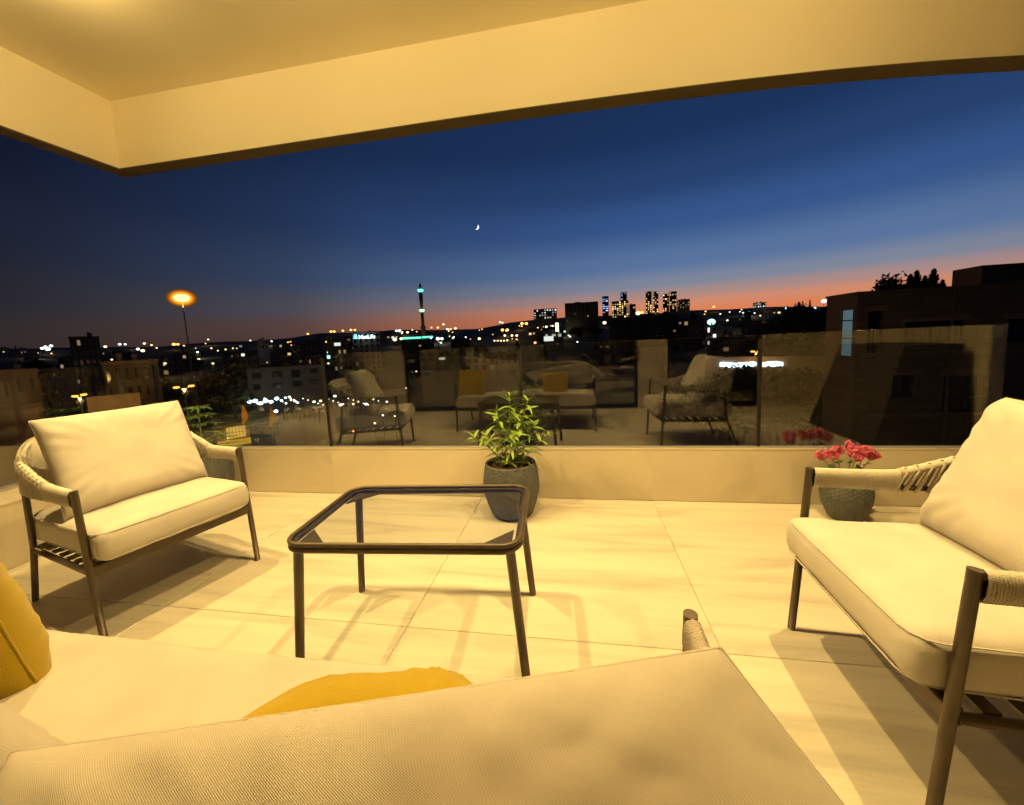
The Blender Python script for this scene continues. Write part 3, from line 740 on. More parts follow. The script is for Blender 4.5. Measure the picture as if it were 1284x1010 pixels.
def lamp(px, py, col, r_px=1.0, h=7.0):
    p, r = stand(px, py, h); sc = r/FPX*r_px
    t = thing('street_lamp', LBL[col][0], 'street lamp', p, 0, LBL[col][1])
    o = link('pole', POLE, t); o.scale = (max(.07, sc*.12), max(.07, sc*.12), h); 
    o = link('lamp_head', HEADS[col], t); o.location = (0, 0, h); o.scale = (sc, sc, sc*.8)
    NL[0] += 1
    if NL[0] % 5 == 2 and r > 80:                       # every few lamps throw real light on their street
        ld = bpy.data.lights.new('lamp_light', 'POINT'); ld.energy = 5*r; ld.color = {'amber': (1, .5, .12), 'orange': (1, .45, .15), 'warm': (1, .68, .3)}.get(col, (1, .8, .5)); ld.shadow_soft_size = .5
        lo = bpy.data.objects.new('lamp_light', ld); COL.objects.link(lo); lo.parent = t; lo.location = (0, 0, h-1.5)
for px, py, c, r in [
    (53,437,'white',1.1),(60,438,'white',1.5),(64,434,'white',1.1),(57,435,'white',.9),(132,435,'warm',1.1),(150,432,'white',1),(157,432,'white',.8),(181,431,'warm',1),(173,438,'white',1.2),(179,440,'warm',1.5),(190,433,'warm',.8),
    (218,432,'amber',1.5),(223,432,'amber',1.2),(231,434,'warm',1.0),(245,437,'warm',.8),(265,437,'warm',.8),(261,426,'warm',.8),(292,437,'warm',.7),(207,456,'warm',1.2),(213,476,'white',.7),(249,451,'warm',1.3),(267,456,'warm',1.2),
    (386,419,'amber',1.2),(415,416,'amber',1.4),(419,416,'amber',1.4),(430,415,'amber',1.3),(440,414,'amber',1.4),(445,414,'amber',1.3),(410,429,'amber',1.6),(412,442,'warm',1.6),(412,456,'warm',1.3),
    (495,426,'warm',2.3),(503,425,'warm',1.7),(497,415,'white',1.3),(501,415,'white',1.7),(504,418,'warm',1.1),(511,417,'warm',1.5),(517,429,'warm',1.8),(527,431,'warm',2),(533,427,'warm',1.7),(549,425,'white',2.2),(554,425,'white',1.8),(553,430,'teal',1.3),(568,424,'warm',1.2),
    (541,411,'orange',1.2),(549,411,'amber',1.4),(556,407,'warm',1.3),(561,413,'white',1.2),(565,413,'amber',1.3),(571,412,'warm',1.5),(601,425,'warm',1.8),(569,423,'white',1.0),(517,414,'warm',.8),
    (630,414,'amber',2),(636,414,'amber',2),(633,421,'warm',1.5),(620,427.5,'warm',1.1),(624,427.5,'warm',1.1),(628,427.5,'warm',1.1),(632,427.5,'warm',1.1),(636,427,'warm',1.2),(642,421,'warm',1.5),(648,421,'warm',1.5),(648,426,'amber',1.3),(627,404,'white',1.1),(630,405,'warm',1.1),(654.5,406,'amber',2),(660,406,'amber',2),
    (673,403,'orange',1.5),(677,403,'orange',1.5),(678,396,'white',1),(681,396,'white',1),(685,410,'white',1.5),(684,415,'warm',1.1),(693,409,'white',1.1),(701,418,'white',1.7),(708,416,'teal',1.2),(671,430,'orange',1.7),(713,421,'warm',1.0),(724,429,'white',.9),
    (758,405,'warm',2.2),(800,393,'warm',2.6),(805,392,'amber',1.8),(892,404,'teal',4.2),(912,402,'warm',1.0),(897,423,'white',2.4),(893,427,'white',1.6),(987,387,'teal',1.8),(986,403,'white',1.0),(1033,378,'white',2.0),(875,405,'white',.9),
    (895,385,'amber',1.2),(787,392,'white',1.1),(868,402,'teal',1.0),
    (325,468,'white',1.5),(340,474,'white',1.2),(369,487,'warm',1.5),(385,482,'warm',1.2),(378,491,'white',1.2),(336,490,'red',2.2),(302,494,'white',1.6),(394,504,'white',1.4),(402,503,'warm',1.6),(420,497,'white',1.6),(480,521,'white',1.2),(495,522,'warm',1.2),(470,531,'warm',1.4),(443,541,'amber',1.2),(427,508,'white',1.9),(443,507,'warm',1.5),(459,507,'white',1.7),(485,504,'white',1.2),(522,466,'warm',1.0),(509,487,'warm',.9),
    (313,504,'blue',2.2),(320,503,'blue',2.4),(327,506,'blue',2.2),(333,503,'blue',2.4),(340,504,'blue',2.0),(347,500,'blue',2.2),(316,499,'blue',1.6),(346,516,'blue',2.0),(358,499,'white',1.4),(365,502,'warm',1.3),(373,505,'white',1.3)] + [(308+k*3.1+((k*7) % 5)*.5, 497+((k*13) % 11)*.9, ('blue', 'white', 'blue', 'warm')[k % 4], .8+.25*(k % 3)) for k in range(22)] + [(380+k*6.3, 500+((k*11) % 9), ('white', 'warm', 'warm')[k % 3], .7+.2*(k % 3)) for k in range(16)]:
    lamp(px, py, c, r, 5.0 if py > 460 else 7.0)

R = random.Random(77)
for k in range(85):
    px = R.choice((R.uniform(40, 700), R.uniform(280, 720), R.uniform(860, 1040))); by = float(np.interp(px, [x for x, y in SKY_PX], [y for x, y in SKY_PX]))
    lamp(px, by+R.choice((R.uniform(3, 14), R.uniform(5, 45))), R.choice(('warm', 'amber', 'warm', 'white')), R.uniform(.45, .95), 6)
def double_lamp(label, p0, p1, foot, dist, rp, light=0):
    a, c = at(*p0, dist), at(*p1, dist); mid = (a+c)/2; g = gz(mid.x, mid.y)
    t = thing('street_lamp', label, 'street lamp', (mid.x, mid.y, g)); o = Vector((mid.x, mid.y, g))
    top = mid-o; MB().tube([(0, 0, 0), (0, 0, top.z*.6), (0, 0, top.z-.2)], [.11, .09, .06], 10).build('pole', M['pole'], t)
    for q in (a, c):
        MB().tube(smooth_path([(0, 0, top.z-.5), tuple((q-o).lerp(top, .5)+Vector((0, 0, -.1))), tuple(q-o)], 5), .04, 8).build('arm', M['pole'], t)
        r = dist/FPX*rp; l = MB(); l.lathe([(.0001, -.55), (.8, -.35), (1, 0), (.8, .3), (.0001, .4)], 14, cap=False)
        h_ = l.build('lamp_head', GL['amber'], t); h_.location = q-o; h_.scale = (r*1.2, r, r)
    if light:
        ld = bpy.data.lights.new('lamp_light', 'POINT'); ld.energy = light; ld.color = (1, .52, .14); ld.shadow_soft_size = .3
        lo = bpy.data.objects.new('lamp_light', ld); COL.objects.link(lo); lo.parent = t; lo.location = top+Vector((0, 0, -.6))
double_lamp('amber double headed street lamp beside the olive apartment block', (94, 497), (105, 495), 0, 62, 2.0, 2200)
double_lamp('amber double headed street lamp behind the feathery plant', (221, 486), (240, 484), 0, 58, 2.4, 2200)
double_lamp('amber double headed street lamp above the pale boundary wall', (944, 441), (952, 441), 0, 84, 2.0, 900)
double_lamp('added unseen amber double headed lamp lighting the villa from the street below', (1120, 640), (1140, 640), 0, 15, 3.0, 320)  # unseen lamp, added to brighten the villa walls
# tall mast with one bright amber head
p = at(228, 374, 75); g = gz(p.x, p.y)
t = thing('mast_light', 'tall mast light with one big glaring amber lamp high above the roofs', 'mast light', (p.x, p.y, g))
MB().tube([(0, 0, 0), (0, 0, (p.z-g)*.7), (0, 0, p.z-g-.3)], [.16, .10, .06], 10).build('pole', M['dark_metal'], t)
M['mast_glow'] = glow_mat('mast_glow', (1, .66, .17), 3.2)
r = 75/FPX*6.0; prof = [(math.cos(q), math.sin(q)*.72) for q in np.linspace(-1.55, 1.55, 17)]
h_ = MB().lathe(prof, 32, cap=False).build('lamp_head', M['mast_glow'], t); h_.location = (0, 0, p.z-g); h_.scale = (r*1.0, r*1.0, r*.85)
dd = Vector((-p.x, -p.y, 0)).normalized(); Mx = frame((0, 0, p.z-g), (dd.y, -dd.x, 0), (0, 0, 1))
for k, (r0, r1, st) in enumerate(((.8, 1.12, 1.3), (1.12, 1.32, .62), (1.32, 1.5, .3), (1.5, 1.66, .14))):  # amber glare round the lamp head, put into fading glowing rings
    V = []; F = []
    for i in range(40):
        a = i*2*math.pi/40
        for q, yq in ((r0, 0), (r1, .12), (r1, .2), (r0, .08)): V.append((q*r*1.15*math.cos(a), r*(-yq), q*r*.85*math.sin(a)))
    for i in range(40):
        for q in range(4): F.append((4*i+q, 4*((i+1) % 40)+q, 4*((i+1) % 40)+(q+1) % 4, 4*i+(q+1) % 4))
    o = MB().add(V, F, True).build('halo_ring', glow_mat('halo_amber', (1, .33, .02), st), t); o.matrix_local = Mx
ld = bpy.data.lights.new('lamp_light', 'POINT'); ld.energy = 1800; ld.color = (1, .55, .14); ld.shadow_soft_size = .8
lo = bpy.data.objects.new('lamp_light', ld); COL.objects.link(lo); lo.parent = t; lo.location = (0, 0, p.z-g-1.4)

# ------------------------------------------------------------------ buildings
def bmat(name, col, var=.15): return pmat(name, col, .9, var=var, vscale=.6, bump=.1, bscale=4)
BM = {'sand': bmat('sandstone', (.30, .235, .15)), 'grey': bmat('grey_render', (.16, .14, .12)), 'pink': bmat('pink_stone', (.30, .19, .16)), 'white': bmat('white_render', (.55, .55, .52)), 'olive': bmat('olive_render', (.26, .21, .11)), 'brown': bmat('brown_render', (.22, .14, .085)), 'slab': bmat('dark_cladding', (.10, .085, .07))}
M['win_dark'] = pmat('dark_window', (.012, .014, .018), .12)
WV = {}
def lit_window(wcol, R):
    k = (wcol, R.choice((.25, .45, .7, 1.0, 1.35)), R.choice((0, 1)))
    if k not in WV:
        c, st = WC[wcol]; c = tuple(min(1, v*(1 if not k[2] else (1, 1.12, 1.5)[i])) for i, v in enumerate(c)); WV[k] = glow_mat(wcol+'_window', c, st*k[1])
    return WV[k]
WC = {'gold': ((1, .62, .20), 1.7), 'white': ((.95, .92, .75), .9), 'blue': ((.35, .5, 1), 1.6), 'teal': ((.5, .8, .9), .16), 'dim': ((.9, .58, .24), .28)}
WIN = {'gold': glow_mat('gold_window', (1, .66, .22), 1.1), 'white': glow_mat('white_window', (.9, .95, .85), .9), 'blue': glow_mat('blue_window', (.35, .5, 1), 1.6), 'teal': glow_mat('teal_window', (.5, .8, .9), .16), 'dim': glow_mat('dim_window', (.9, .6, .25), .28)}
def building(label, px0, px1, py_top, dist, mat, depth=10, rows=0, cols=0, lit=.0, wcol='gold', group=None, name='building', wfill=.55, seed=1, base=None, rot=0.0, rails=True):
    """a block that fills px0..px1 at that distance, its front turned to the balcony"""
    a, c = at(px0, py_top, dist), at(px1, py_top, dist); mid = (a+c)/2; w = (a-c).xy.length; top = (a.z+c.z)/2
    g = min(gz(a.x, a.y), gz(c.x, c.y), gz(mid.x, mid.y))-1.5 if base is None else base
    d = c-a; rz = math.atan2(d.y, d.x)+rot
    t = thing(name, label, 'building', (mid.x, mid.y, g), rz, group); h = top-g
    MB().box((-w/2, 0, 0), (w/2, depth, h)).build('wall', mat, t)
    rf = MB(); q = .25
    rf.box((-w/2-.1, -.1, h), (w/2+.1, q, h+.5)); rf.box((-w/2-.1, depth-q, h), (w/2+.1, depth+.1, h+.5)); rf.box((-w/2-.1, q, h), (-w/2+q, depth-q, h+.5)); rf.box((w/2-q, q, h), (w/2+.1, depth-q, h+.5))
    ro = rf.build('roof_parapet', mat, t)
    R = random.Random(seed)
    if rails:
        for k in range(2): 
            x = R.uniform(-w*.35, w*.25); MB().box((x, depth*.3, h), (x+w*.1, depth*.3+w*.1, h+R.uniform(1.0, 2.2))).build('roof_tank', BM['grey'], ro)
    for i in range(rows):
        for j in range(cols):
            x0 = -w/2+w*(j+.5-wfill/2)/cols; x1 = x0+w*wfill/cols*R.uniform(.65, 1.15); fh = 3.2
            z1 = h-.7-fh*i; z0 = z1-R.choice((1.7, 1.7, 1.3, 2.2))
            if z0 < .3: continue
            m = lit_window(wcol, R) if R.random() < lit else M['win_dark']
            o = MB().box((x0, -.06, z0), (x1, .1, z1)).build('window', m, t)
            MB().box((x0-.1, -.22, z0-.14), (x1+.1, .05, z0-.01)).build('sill', mat, o)
    return t
# skyline blocks and towers
building('long dark slab building with a plain facade on the skyline', 708, 750, 380, 420, BM['slab'], 24, 6, 8, .04, 'dim', seed=3, wfill=.3)
building('broad building with a lit top floor on the skyline', 669, 698, 388, 520, BM['slab'], 20, 4, 9, .45, 'white', seed=4)
building('slim blue lit tower rising on the skyline', 755, 763, 372, 700, BM['slab'], 11, 9, 2, .75, 'blue', seed=5, wfill=.8, rails=False)
building('golden lit office block below the blue topped tower', 767, 788, 378, 640, BM['grey'], 20, 8, 7, .7, 'gold', seed=6)
building('dark tower with a blue glowing top behind the golden office', 778, 786, 367, 700, BM['slab'], 11, 4, 2, .55, 'blue', seed=7, rails=False)
building('small pinkish block beside the golden office', 789, 797, 382, 660, BM['pink'], 12, 4, 2, .2, seed=8)
building('golden speckled twin tower, slimmer wing with flat top', 809.5, 817, 366, 720, BM['slab'], 12, 14, 3, .5, 'gold', seed=9, rails=False)
building('golden speckled twin tower, right wing joined to the slimmer one', 818.5, 825.5, 366, 720, BM['slab'], 12, 14, 3, .5, 'gold', seed=10, rails=False)
building('golden speckled tower with a stepped shoulder', 831, 839, 369, 700, BM['slab'], 12, 12, 3, .55, 'gold', seed=11, rails=False)
building('tall dark tower beside the stepped golden tower', 839.5, 848.5, 366, 705, BM['slab'], 14, 13, 3, .38, 'gold', seed=12, rails=False)
building('low wide block floodlit pale gold beside the dark tower', 849, 865, 376, 640, BM['sand'], 14, 4, 5, .8, 'dim', seed=13)
building('long low building lit pale yellow on the orange skyline', 944, 961, 380, 620, BM['white'], 12, 2, 8, .75, 'white', seed=14)
# mid-distance town
building('pale pink office block carrying the bright blue sign', 441, 476, 417, 240, BM['pink'], 22, 8, 5, .06, 'dim', seed=15, wfill=.5)
building('sand coloured office wing beside the pink office block', 409, 440, 424, 250, BM['sand'], 18, 7, 5, .08, 'dim', seed=16)
building('dark grey block with a flat roof beside a white shed', 366, 401, 430, 260, BM['grey'], 18, 5, 6, .05, 'dim', seed=17)
building('small white rendered shed on the dark hillside', 322, 336, 427, 330, BM['white'], 9, 2, 3, .1, seed=18)
building('wide teal grey warehouse among the trees', 278, 322, 442, 230, BM['grey'], 16, 2, 6, .08, 'white', seed=19)
building('tall dark apartment tower on the left ridge', 86, 124, 424, 190, BM['slab'], 16, 9, 5, .03, 'dim', seed=20)
building('olive apartment block lit by amber street lamps', 128, 198, 456, 92, BM['olive'], 14, 4, 6, .05, 'dim', seed=21, wfill=.45)
building('brown stone house beyond the balcony end', -60, 47, 470, 80, BM['brown'], 14, 4, 6, .02, 'dim', seed=22, wfill=.4)
building('low shop with a lit front on the shopping street', 305, 375, 490, 150, BM['grey'], 14, 1, 7, .6, 'white', seed=23, wfill=.7)
building('long low market hall with lit sign on the street', 376, 440, 488, 150, BM['sand'], 14, 1, 8, .35, 'white', seed=24, wfill=.6)
building('flat roofed house with one lit window above the street', 352, 384, 461, 190, BM['olive'], 12, 3, 3, .3, 'gold', seed=25)
building('white villa floodlit by the teal lamp', 886, 906, 409, 210, BM['white'], 14, 3, 3, .2, 'white', seed=26)
building('low white villa wing with dark porch', 907, 930, 413, 215, BM['white'], 14, 2, 4, .15, 'white', seed=27)
building('grey pitched villa behind the white villa', 925, 955, 404, 260, BM['grey'], 14, 3, 4, .03, 'dim', seed=28)
building('wide dark apartment block below the skyline towers', 764, 850, 398, 300, BM['slab'], 20, 5, 12, .03, 'dim', seed=29)
building('dark house among trees below the floodlit block', 850, 884, 402, 280, BM['slab'], 14, 4, 5, .05, 'dim', seed=30)
building('low dark store with bright white front sign', 682, 706, 418, 300, BM['slab'], 12, 1, 3, .7, 'white', seed=31)
R = random.Random(44)
for k in range(46):
    px = R.uniform(-20, 760) if k < 34 else R.uniform(860, 1045); top = R.uniform(6, 13); base_y = float(np.interp(px, [x for x, y in SKY_PX], [y for x, y in SKY_PX]))
    py = base_y+R.uniform(3, 42); p, r = stand(px, py, top); wpx = R.uniform(14, 26)*FPX/r/2
    building('small flat roofed house on the dark hillside', px-wpx, px+wpx, py, r, R.choice([BM['grey'], BM['sand'], BM['slab'], BM['pink']]), R.uniform(8, 14), 2, R.randint(3, 5), .12, R.choice(['dim', 'gold', 'dim', 'white']), 'houses on the dark hillside', 'hillside_house', seed=100+k)

# sign with glowing letters and emblem
sg = thing('roof_sign', 'glowing blue white company sign with a two colour emblem on the pink office block', 'sign', at(456.5, 424, 236), math.atan2(*( (at(470,422,236)-at(443,424,236)).yx )))
SW = (at(470, 422, 236)-at(443, 424, 236)).length
SG = {'w': glow_mat('sign_white', (.62, .86, 1), 3.2), 'b': glow_mat('sign_blue', (.08, .42, 1), 3.0), 'g': glow_mat('sign_green', (.25, 1, .55), 2.4)}
cu = bpy.data.curves.new('lettering', 'FONT'); cu.body = 'MetLife'; cu.size = SW*.255; cu.extrude = .15; cu.align_x = 'LEFT'; cu.offset = .05
to = bpy.data.objects.new('lettering_curve', cu); COL.objects.link(to)
bpy.context.view_layer.update(); me = bpy.data.meshes.new_from_object(to.evaluated_get(bpy.context.evaluated_depsgraph_get())); bpy.data.objects.remove(to)
me.materials.clear(); me.materials.append(SG['w'])
o = link('lettering', me, sg, Matrix.Translation((-SW*.25, -.3, -SW*.03)) @ Matrix.Rotation(math.pi/2, 4, 'X'))
q = SW*.2
MB().add([(x, y, z) for y in (-.3, 0) for x, z in ((-SW*.5, -q*.1), (-SW*.5+q*.62, -q*.1), (-SW*.5+q*.92, q*.95), (-SW*.5+q*.3, q*.95))], [(0, 1, 2, 3), (7, 6, 5, 4), (0, 4, 5, 1), (1, 5, 6, 2), (2, 6, 7, 3), (3, 7, 4, 0)]).build('emblem_blue', SG['b'], sg)
MB().add([(x, y, z) for y in (-.5, -.32) for x, z in ((-SW*.5+q*.45, -q*.1), (-SW*.5+q*1.05, -q*.1), (-SW*.5+q*.75, q*.95), (-SW*.5+q*.55, q*.5))], [(0, 1, 2, 3), (7, 6, 5, 4), (0, 4, 5, 1), (1, 5, 6, 2), (2, 6, 7, 3), (3, 7, 4, 0)]).build('emblem_green', SG['g'], sg)
MB().box((-SW*.5, .02, -q*.3), (SW*.52, .3, -q*.15)).build('sign_rail', M['pole'], sg)
def light_box(label, px0, px1, py0, py1, dist, col, cat='sign', name='light_sign', tilt=0):
    a, c = at(px0, py1, dist), at(px1, py0, dist); mid = (a+c)/2; d = at(px1, py1, dist)-a; rz = math.atan2(d.y, d.x)
    w = d.xy.length; h = at(px0, py0, dist).z-a.z; g = gz(mid.x, mid.y)
    t = thing(name, label, cat, (mid.x, mid.y, g), rz)
    f = MB().box((-w/2, -.2, mid.z-g-h/2), (w/2, .2, mid.z-g+h/2)).build('sign_face', col, t)
    MB().tube([(0, .3, 0), (0, .3, mid.z-g)], max(.12, w*.04), 8).build('post', M['pole'], t)
light_box('slanted white shop sign beside the sand office wing', 419, 427, 430, 434, 230, WIN['white'])
light_box('vertical white neon strip sign by the long slab', 696.5, 700.5, 405, 416, 300, GL['warm'])
light_box('teal glowing sign panel under a warm lamp', 410, 414, 446, 450, 220, GL['teal'])
light_box('tilted bright white shop sign at the bend of the street', 682, 694, 422, 428, 290, WIN['white'])

# minaret and mosque
p = at(530.5, 410, 380); g = gz(p.x, p.y)-2; u = 380/FPX*1.03
mn = thing('minaret', 'slender minaret with two green lit balconies above the rooftops', 'minaret', (p.x, p.y, g)); zb = p.z-g
M['stone_min'] = bmat('minaret_stone', (.22, .15, .12))
MB().box((-2.2*u, -2.2*u, 0), (2.2*u, 2.2*u, zb+1*u)).build('base', M['stone_min'], mn)
MB().lathe([(1.9*u, zb), (1.8*u, zb+17*u)], 12).build('lower_shaft', M['stone_min'], mn)
g1 = MB().lathe([(2.0*u, zb+17*u), (3.0*u, zb+18.5*u), (3.0*u, zb+20*u), (1.7*u, zb+20*u)], 16).build('lower_balcony', glow_mat('balcony_green', (.5, 1, .5), 1.6), mn)
MB().lathe([(1.7*u, zb+20*u), (1.7*u, zb+26*u), (2.3*u, zb+32*u), (2.2*u, zb+40*u)], 12).build('upper_shaft', M['stone_min'], mn)
g2 = MB().lathe([(2.2*u, zb+40*u), (3.1*u, zb+41.5*u), (3.1*u, zb+43*u), (1.6*u, zb+43*u)], 16).build('upper_balcony', GL['green'], mn)
MB().lathe([(1.6*u, zb+43*u), (1.7*u, zb+46*u), (.9*u, zb+49*u), (.05*u, zb+51*u)], 12).build('cap', M['stone_min'], mn)
ms = building('mosque hall with a long green light line along its roof', 503, 544, 427, 330, BM['slab'], 22, 2, 8, .06, 'dim', seed=33, rails=False)
ww = (at(544, 423, 329)-at(505, 425, 329)).length; zt = at(524, 423.5, 329).z-ms.location.z
MB().box((-ww/2, -.6, zt-.8), (ww*.12, -.15, zt+.5)).build('green_light_line', GL['green'], ms); MB().box((ww*.16, -.6, zt-.6), (ww*.5, -.15, zt+.7)).build('green_light_line', GL['green'], ms)

# ------------------------------------------------------------------ villa across the street on the right
vy = 23.6; vx = on_y(1084, 368, vy).x; vd_ = on_x(1044, 378, vx).y-vy
vl = thing('villa', 'flat roofed sand coloured villa with deep window openings across the street', 'building', (vx, vy, -17))
VS = bmat('villa_stone', (.20, .17, .10), .1)
for mm in (VS, BM['brown'], BM['olive'], BM['sand'], BM['pink']):
    t_ = mm.node_tree; g_ = N(t_, 'ShaderNodeTexCoord'); mp2 = N(t_, 'ShaderNodeMapping'); mp2.inputs['Rotation'].default_value = (rad(90), 0, 0); bk = N(t_, 'ShaderNodeTexBrick'); bk.inputs['Scale'].default_value = 1.0; bk.inputs['Brick Width'].default_value = .9; bk.inputs['Row Height'].default_value = .38; bk.inputs['Mortar Size'].default_value = .012
    bc = t_.nodes['Principled BSDF'].inputs['Base Color'].links[0].from_socket; mq = N(t_, 'ShaderNodeMixRGB', blend_type='MULTIPLY'); mq.inputs[0].default_value = .8
    bk.inputs['Color1'].default_value = (1, 1, 1, 1); bk.inputs['Color2'].default_value = (.78, .76, .72, 1); bk.inputs['Mortar'].default_value = (.5, .48, .45, 1)
    t_.links.new(g_.outputs['Object'], mp2.inputs[0]); t_.links.new(mp2.outputs[0], bk.inputs['Vector']); t_.links.new(bc, mq.inputs[1]); t_.links.new(bk.outputs['Color'], mq.inputs[2]); t_.links.new(mq.outputs[0], t_.nodes['Principled BSDF'].inputs['Base Color']); rt = on_y(1084, 368, vy).z+17
def vr(px0, px1, py0, py1):
    a, c = on_y(px0, py1, vy), on_y(px1, py0, vy); return (a.x-vx, c.x-vx, (a.z)+17, (c.z)+17)
holes = [vr(1086, 1107, 390, 450), vr(1134, 1211, 401, 432), vr(1262, 1330, 397, 430), vr(1118, 1150, 470, 500), vr(1180, 1240, 470, 520), vr(1000, 1000, 1, 1)][:5]
b = MB(); holed_wall(b, 0, 17, 0, rt, holes, lambda b, a, c, d, e: b.box((a, 0, d), (c, .35, e))); b.build('wall', VS, vl)
MB().box((.001, .36, 0), (17, vd_, rt-.02)).build('core', M['slab_in'] if 'slab_in' in M else BM['slab'], vl)
for h_ in holes:
    f_ = MB().box((h_[0], .27, h_[2]), (h_[1], .31, h_[3])).build('window', M['black_glass'], vl)
    fr = MB(); fr.box((h_[0], .20, h_[2]), (h_[0]+.06, .268, h_[3])); fr.box((h_[1]-.06, .20, h_[2]), (h_[1], .268, h_[3])); fr.box((h_[0]+.06, .20, h_[2]), (h_[1]-.06, .268, h_[2]+.06)); fr.box(((h_[0]+h_[1])/2-.03, .2, h_[2]+.06), ((h_[0]+h_[1])/2+.03, .268, h_[3])); fr.build('window_frame', M['dark_metal'], f_)
for h_ in holes:
    MB().box((h_[0]-.12, -.09, h_[2]-.10), (h_[1]+.12, .2, h_[2]-.001)).build('window_sill', VS, vl)
    MB().box((h_[0]-.2, -.05, h_[3]+.001), (h_[1]+.2, -.001, h_[3]+.28)).build('lintel', BM['sand'], vl)
MB().tube([(4.0, -.07, .5), (4.0, -.07, rt)], .05, 8).build('drain_pipe', M['pole'], vl)
for k in range(3): MB().box((0, -.03, rt-3.3*(k+1)-.12), (17, -.001, rt-3.3*(k+1)+.12)).build('string_course', BM['sand'], vl)
for hx in (holes[1], holes[4]):
    rl = MB(); z0 = hx[2]
    rl.box((hx[0], -.02, z0+.85), (hx[1], .02, z0+.9))
    for k in range(int((hx[1]-hx[0])/.14)): rl.tube([(hx[0]+.07+.14*k, 0, z0), (hx[0]+.07+.14*k, 0, z0+.86)], .009, 5)
    rl.build('railing', M['dark_metal'], vl)
ac = MB().box((5.2, -.34, rt-2.6), (6.0, -.02, rt-2.05), .03).build('air_conditioner', BM['white'], vl)
# end wall with the lit glazed stair
bl = MB(); xs_ = on_x(1060, 390, vx); y0 = on_x(1077, 400, vx).y-vy; y1 = on_x(1060, 400, vx).y-vy; z1 = on_x(1068, 389, vx).z+17
hl = [(y0, y1, z1-2.6, z1)]
holed_wall(bl, 0, vd_, 0, rt-.003, hl, lambda b, a, c, d, e: b.box((-.3, a, d), (-.001, c, e))); bl.build('end_wall', BM['brown'], vl)
sgl = MB().box((-.12, y0, z1-2.6), (-.08, y1, z1)).build('stair_glazing', WIN['teal'], vl)
for k in range(3): MB().box((-.2, y0, z1-2.6+k), (-.121, y1, z1-2.54+k)).build('glazing_bar', M['dark_metal'], sgl)
cp = MB(); cp.box((-.36, -.06, rt), (17, .42, rt+.10)); cp.box((-.36, .42, rt), (.06, vd_+.05, rt+.10)); cp.build('roof_coping', VS, vl)
a = on_y(1232, 333, vy+5); c = on_y(1232, 349, vy+5)
MB().box((a.x-vx, 5, rt-.01), (17, 6.9, a.z+17)).build('upper_storey', BM['brown'], vl)
s0, s1 = on_y(1188, 361, vy+6.2), on_y(1231, 350, vy+6.2)
MB().add([(s0.x-vx, yq, rt-.01) for yq in (5.6, 6.2)]+[(s1.x-vx-.01, yq, rt-.01) for yq in (5.6, 6.2)]+[(s1.x-vx-.01, yq, s1.z+17) for yq in (5.6, 6.2)], [(0, 2, 4), (1, 5, 3), (0, 4, 5, 1), (2, 3, 5, 4), (0, 1, 3, 2)]).build('sloped_roof', BM['slab'], vl)
# pale boundary wall and shops lit beyond the glass on the right
def yard_wall(label, px0, px1, py, dist, h, mat, name='boundary_wall'):
    a, c = at(px0, py, dist), at(px1, py, dist); d = c-a; w = d.xy.length; t = thing(name, label, 'wall', (a.x, a.y, a.z-h), math.atan2(d.y, d.x))
    MB().box((0, 0, -4), (w, .3, h)).build('wall', mat, t); MB().box((-.05, -.05, h), (w+.05, .35, h+.12)).build('coping', mat, t)
yard_wall('long pale boundary wall lit amber by the double lamp', 884, 1050, 449, 88, 6, BM['sand'])
yard_wall('low pale wall along the amber lit slope', 108, 176, 500, 70, 5, BM['sand'])
yard_wall('low brown garden wall by the brown stone house', -40, 52, 516, 62, 4, BM['brown'])
tq = at(930, 462, 80)
for k, (px, py) in enumerate([(907, 457.5), (914, 458), (922, 458.5), (930, 458), (937, 457.5), (944, 457), (961, 457.5), (966, 457), (972, 456.5), (977, 457.5), (1062, 459), (1066, 460)]):
    p = at(px, py, 87.4); g = p.z-1.5
    t = thing('shop_light', 'cold blue white strip lamp mounted in front of the pale boundary wall', 'lamp', (p.x, p.y, g), -.5, 'blue white lamps by the pale wall')
    MB().box((-.1, 0, 1.4), (.1, 1.5, 1.6)).build('bracket', M['pole'], t); MB().box((-.58, -.2, 1.1), (.58, .2, 1.95), .1).build('lamp_face', GL['blue'], t)
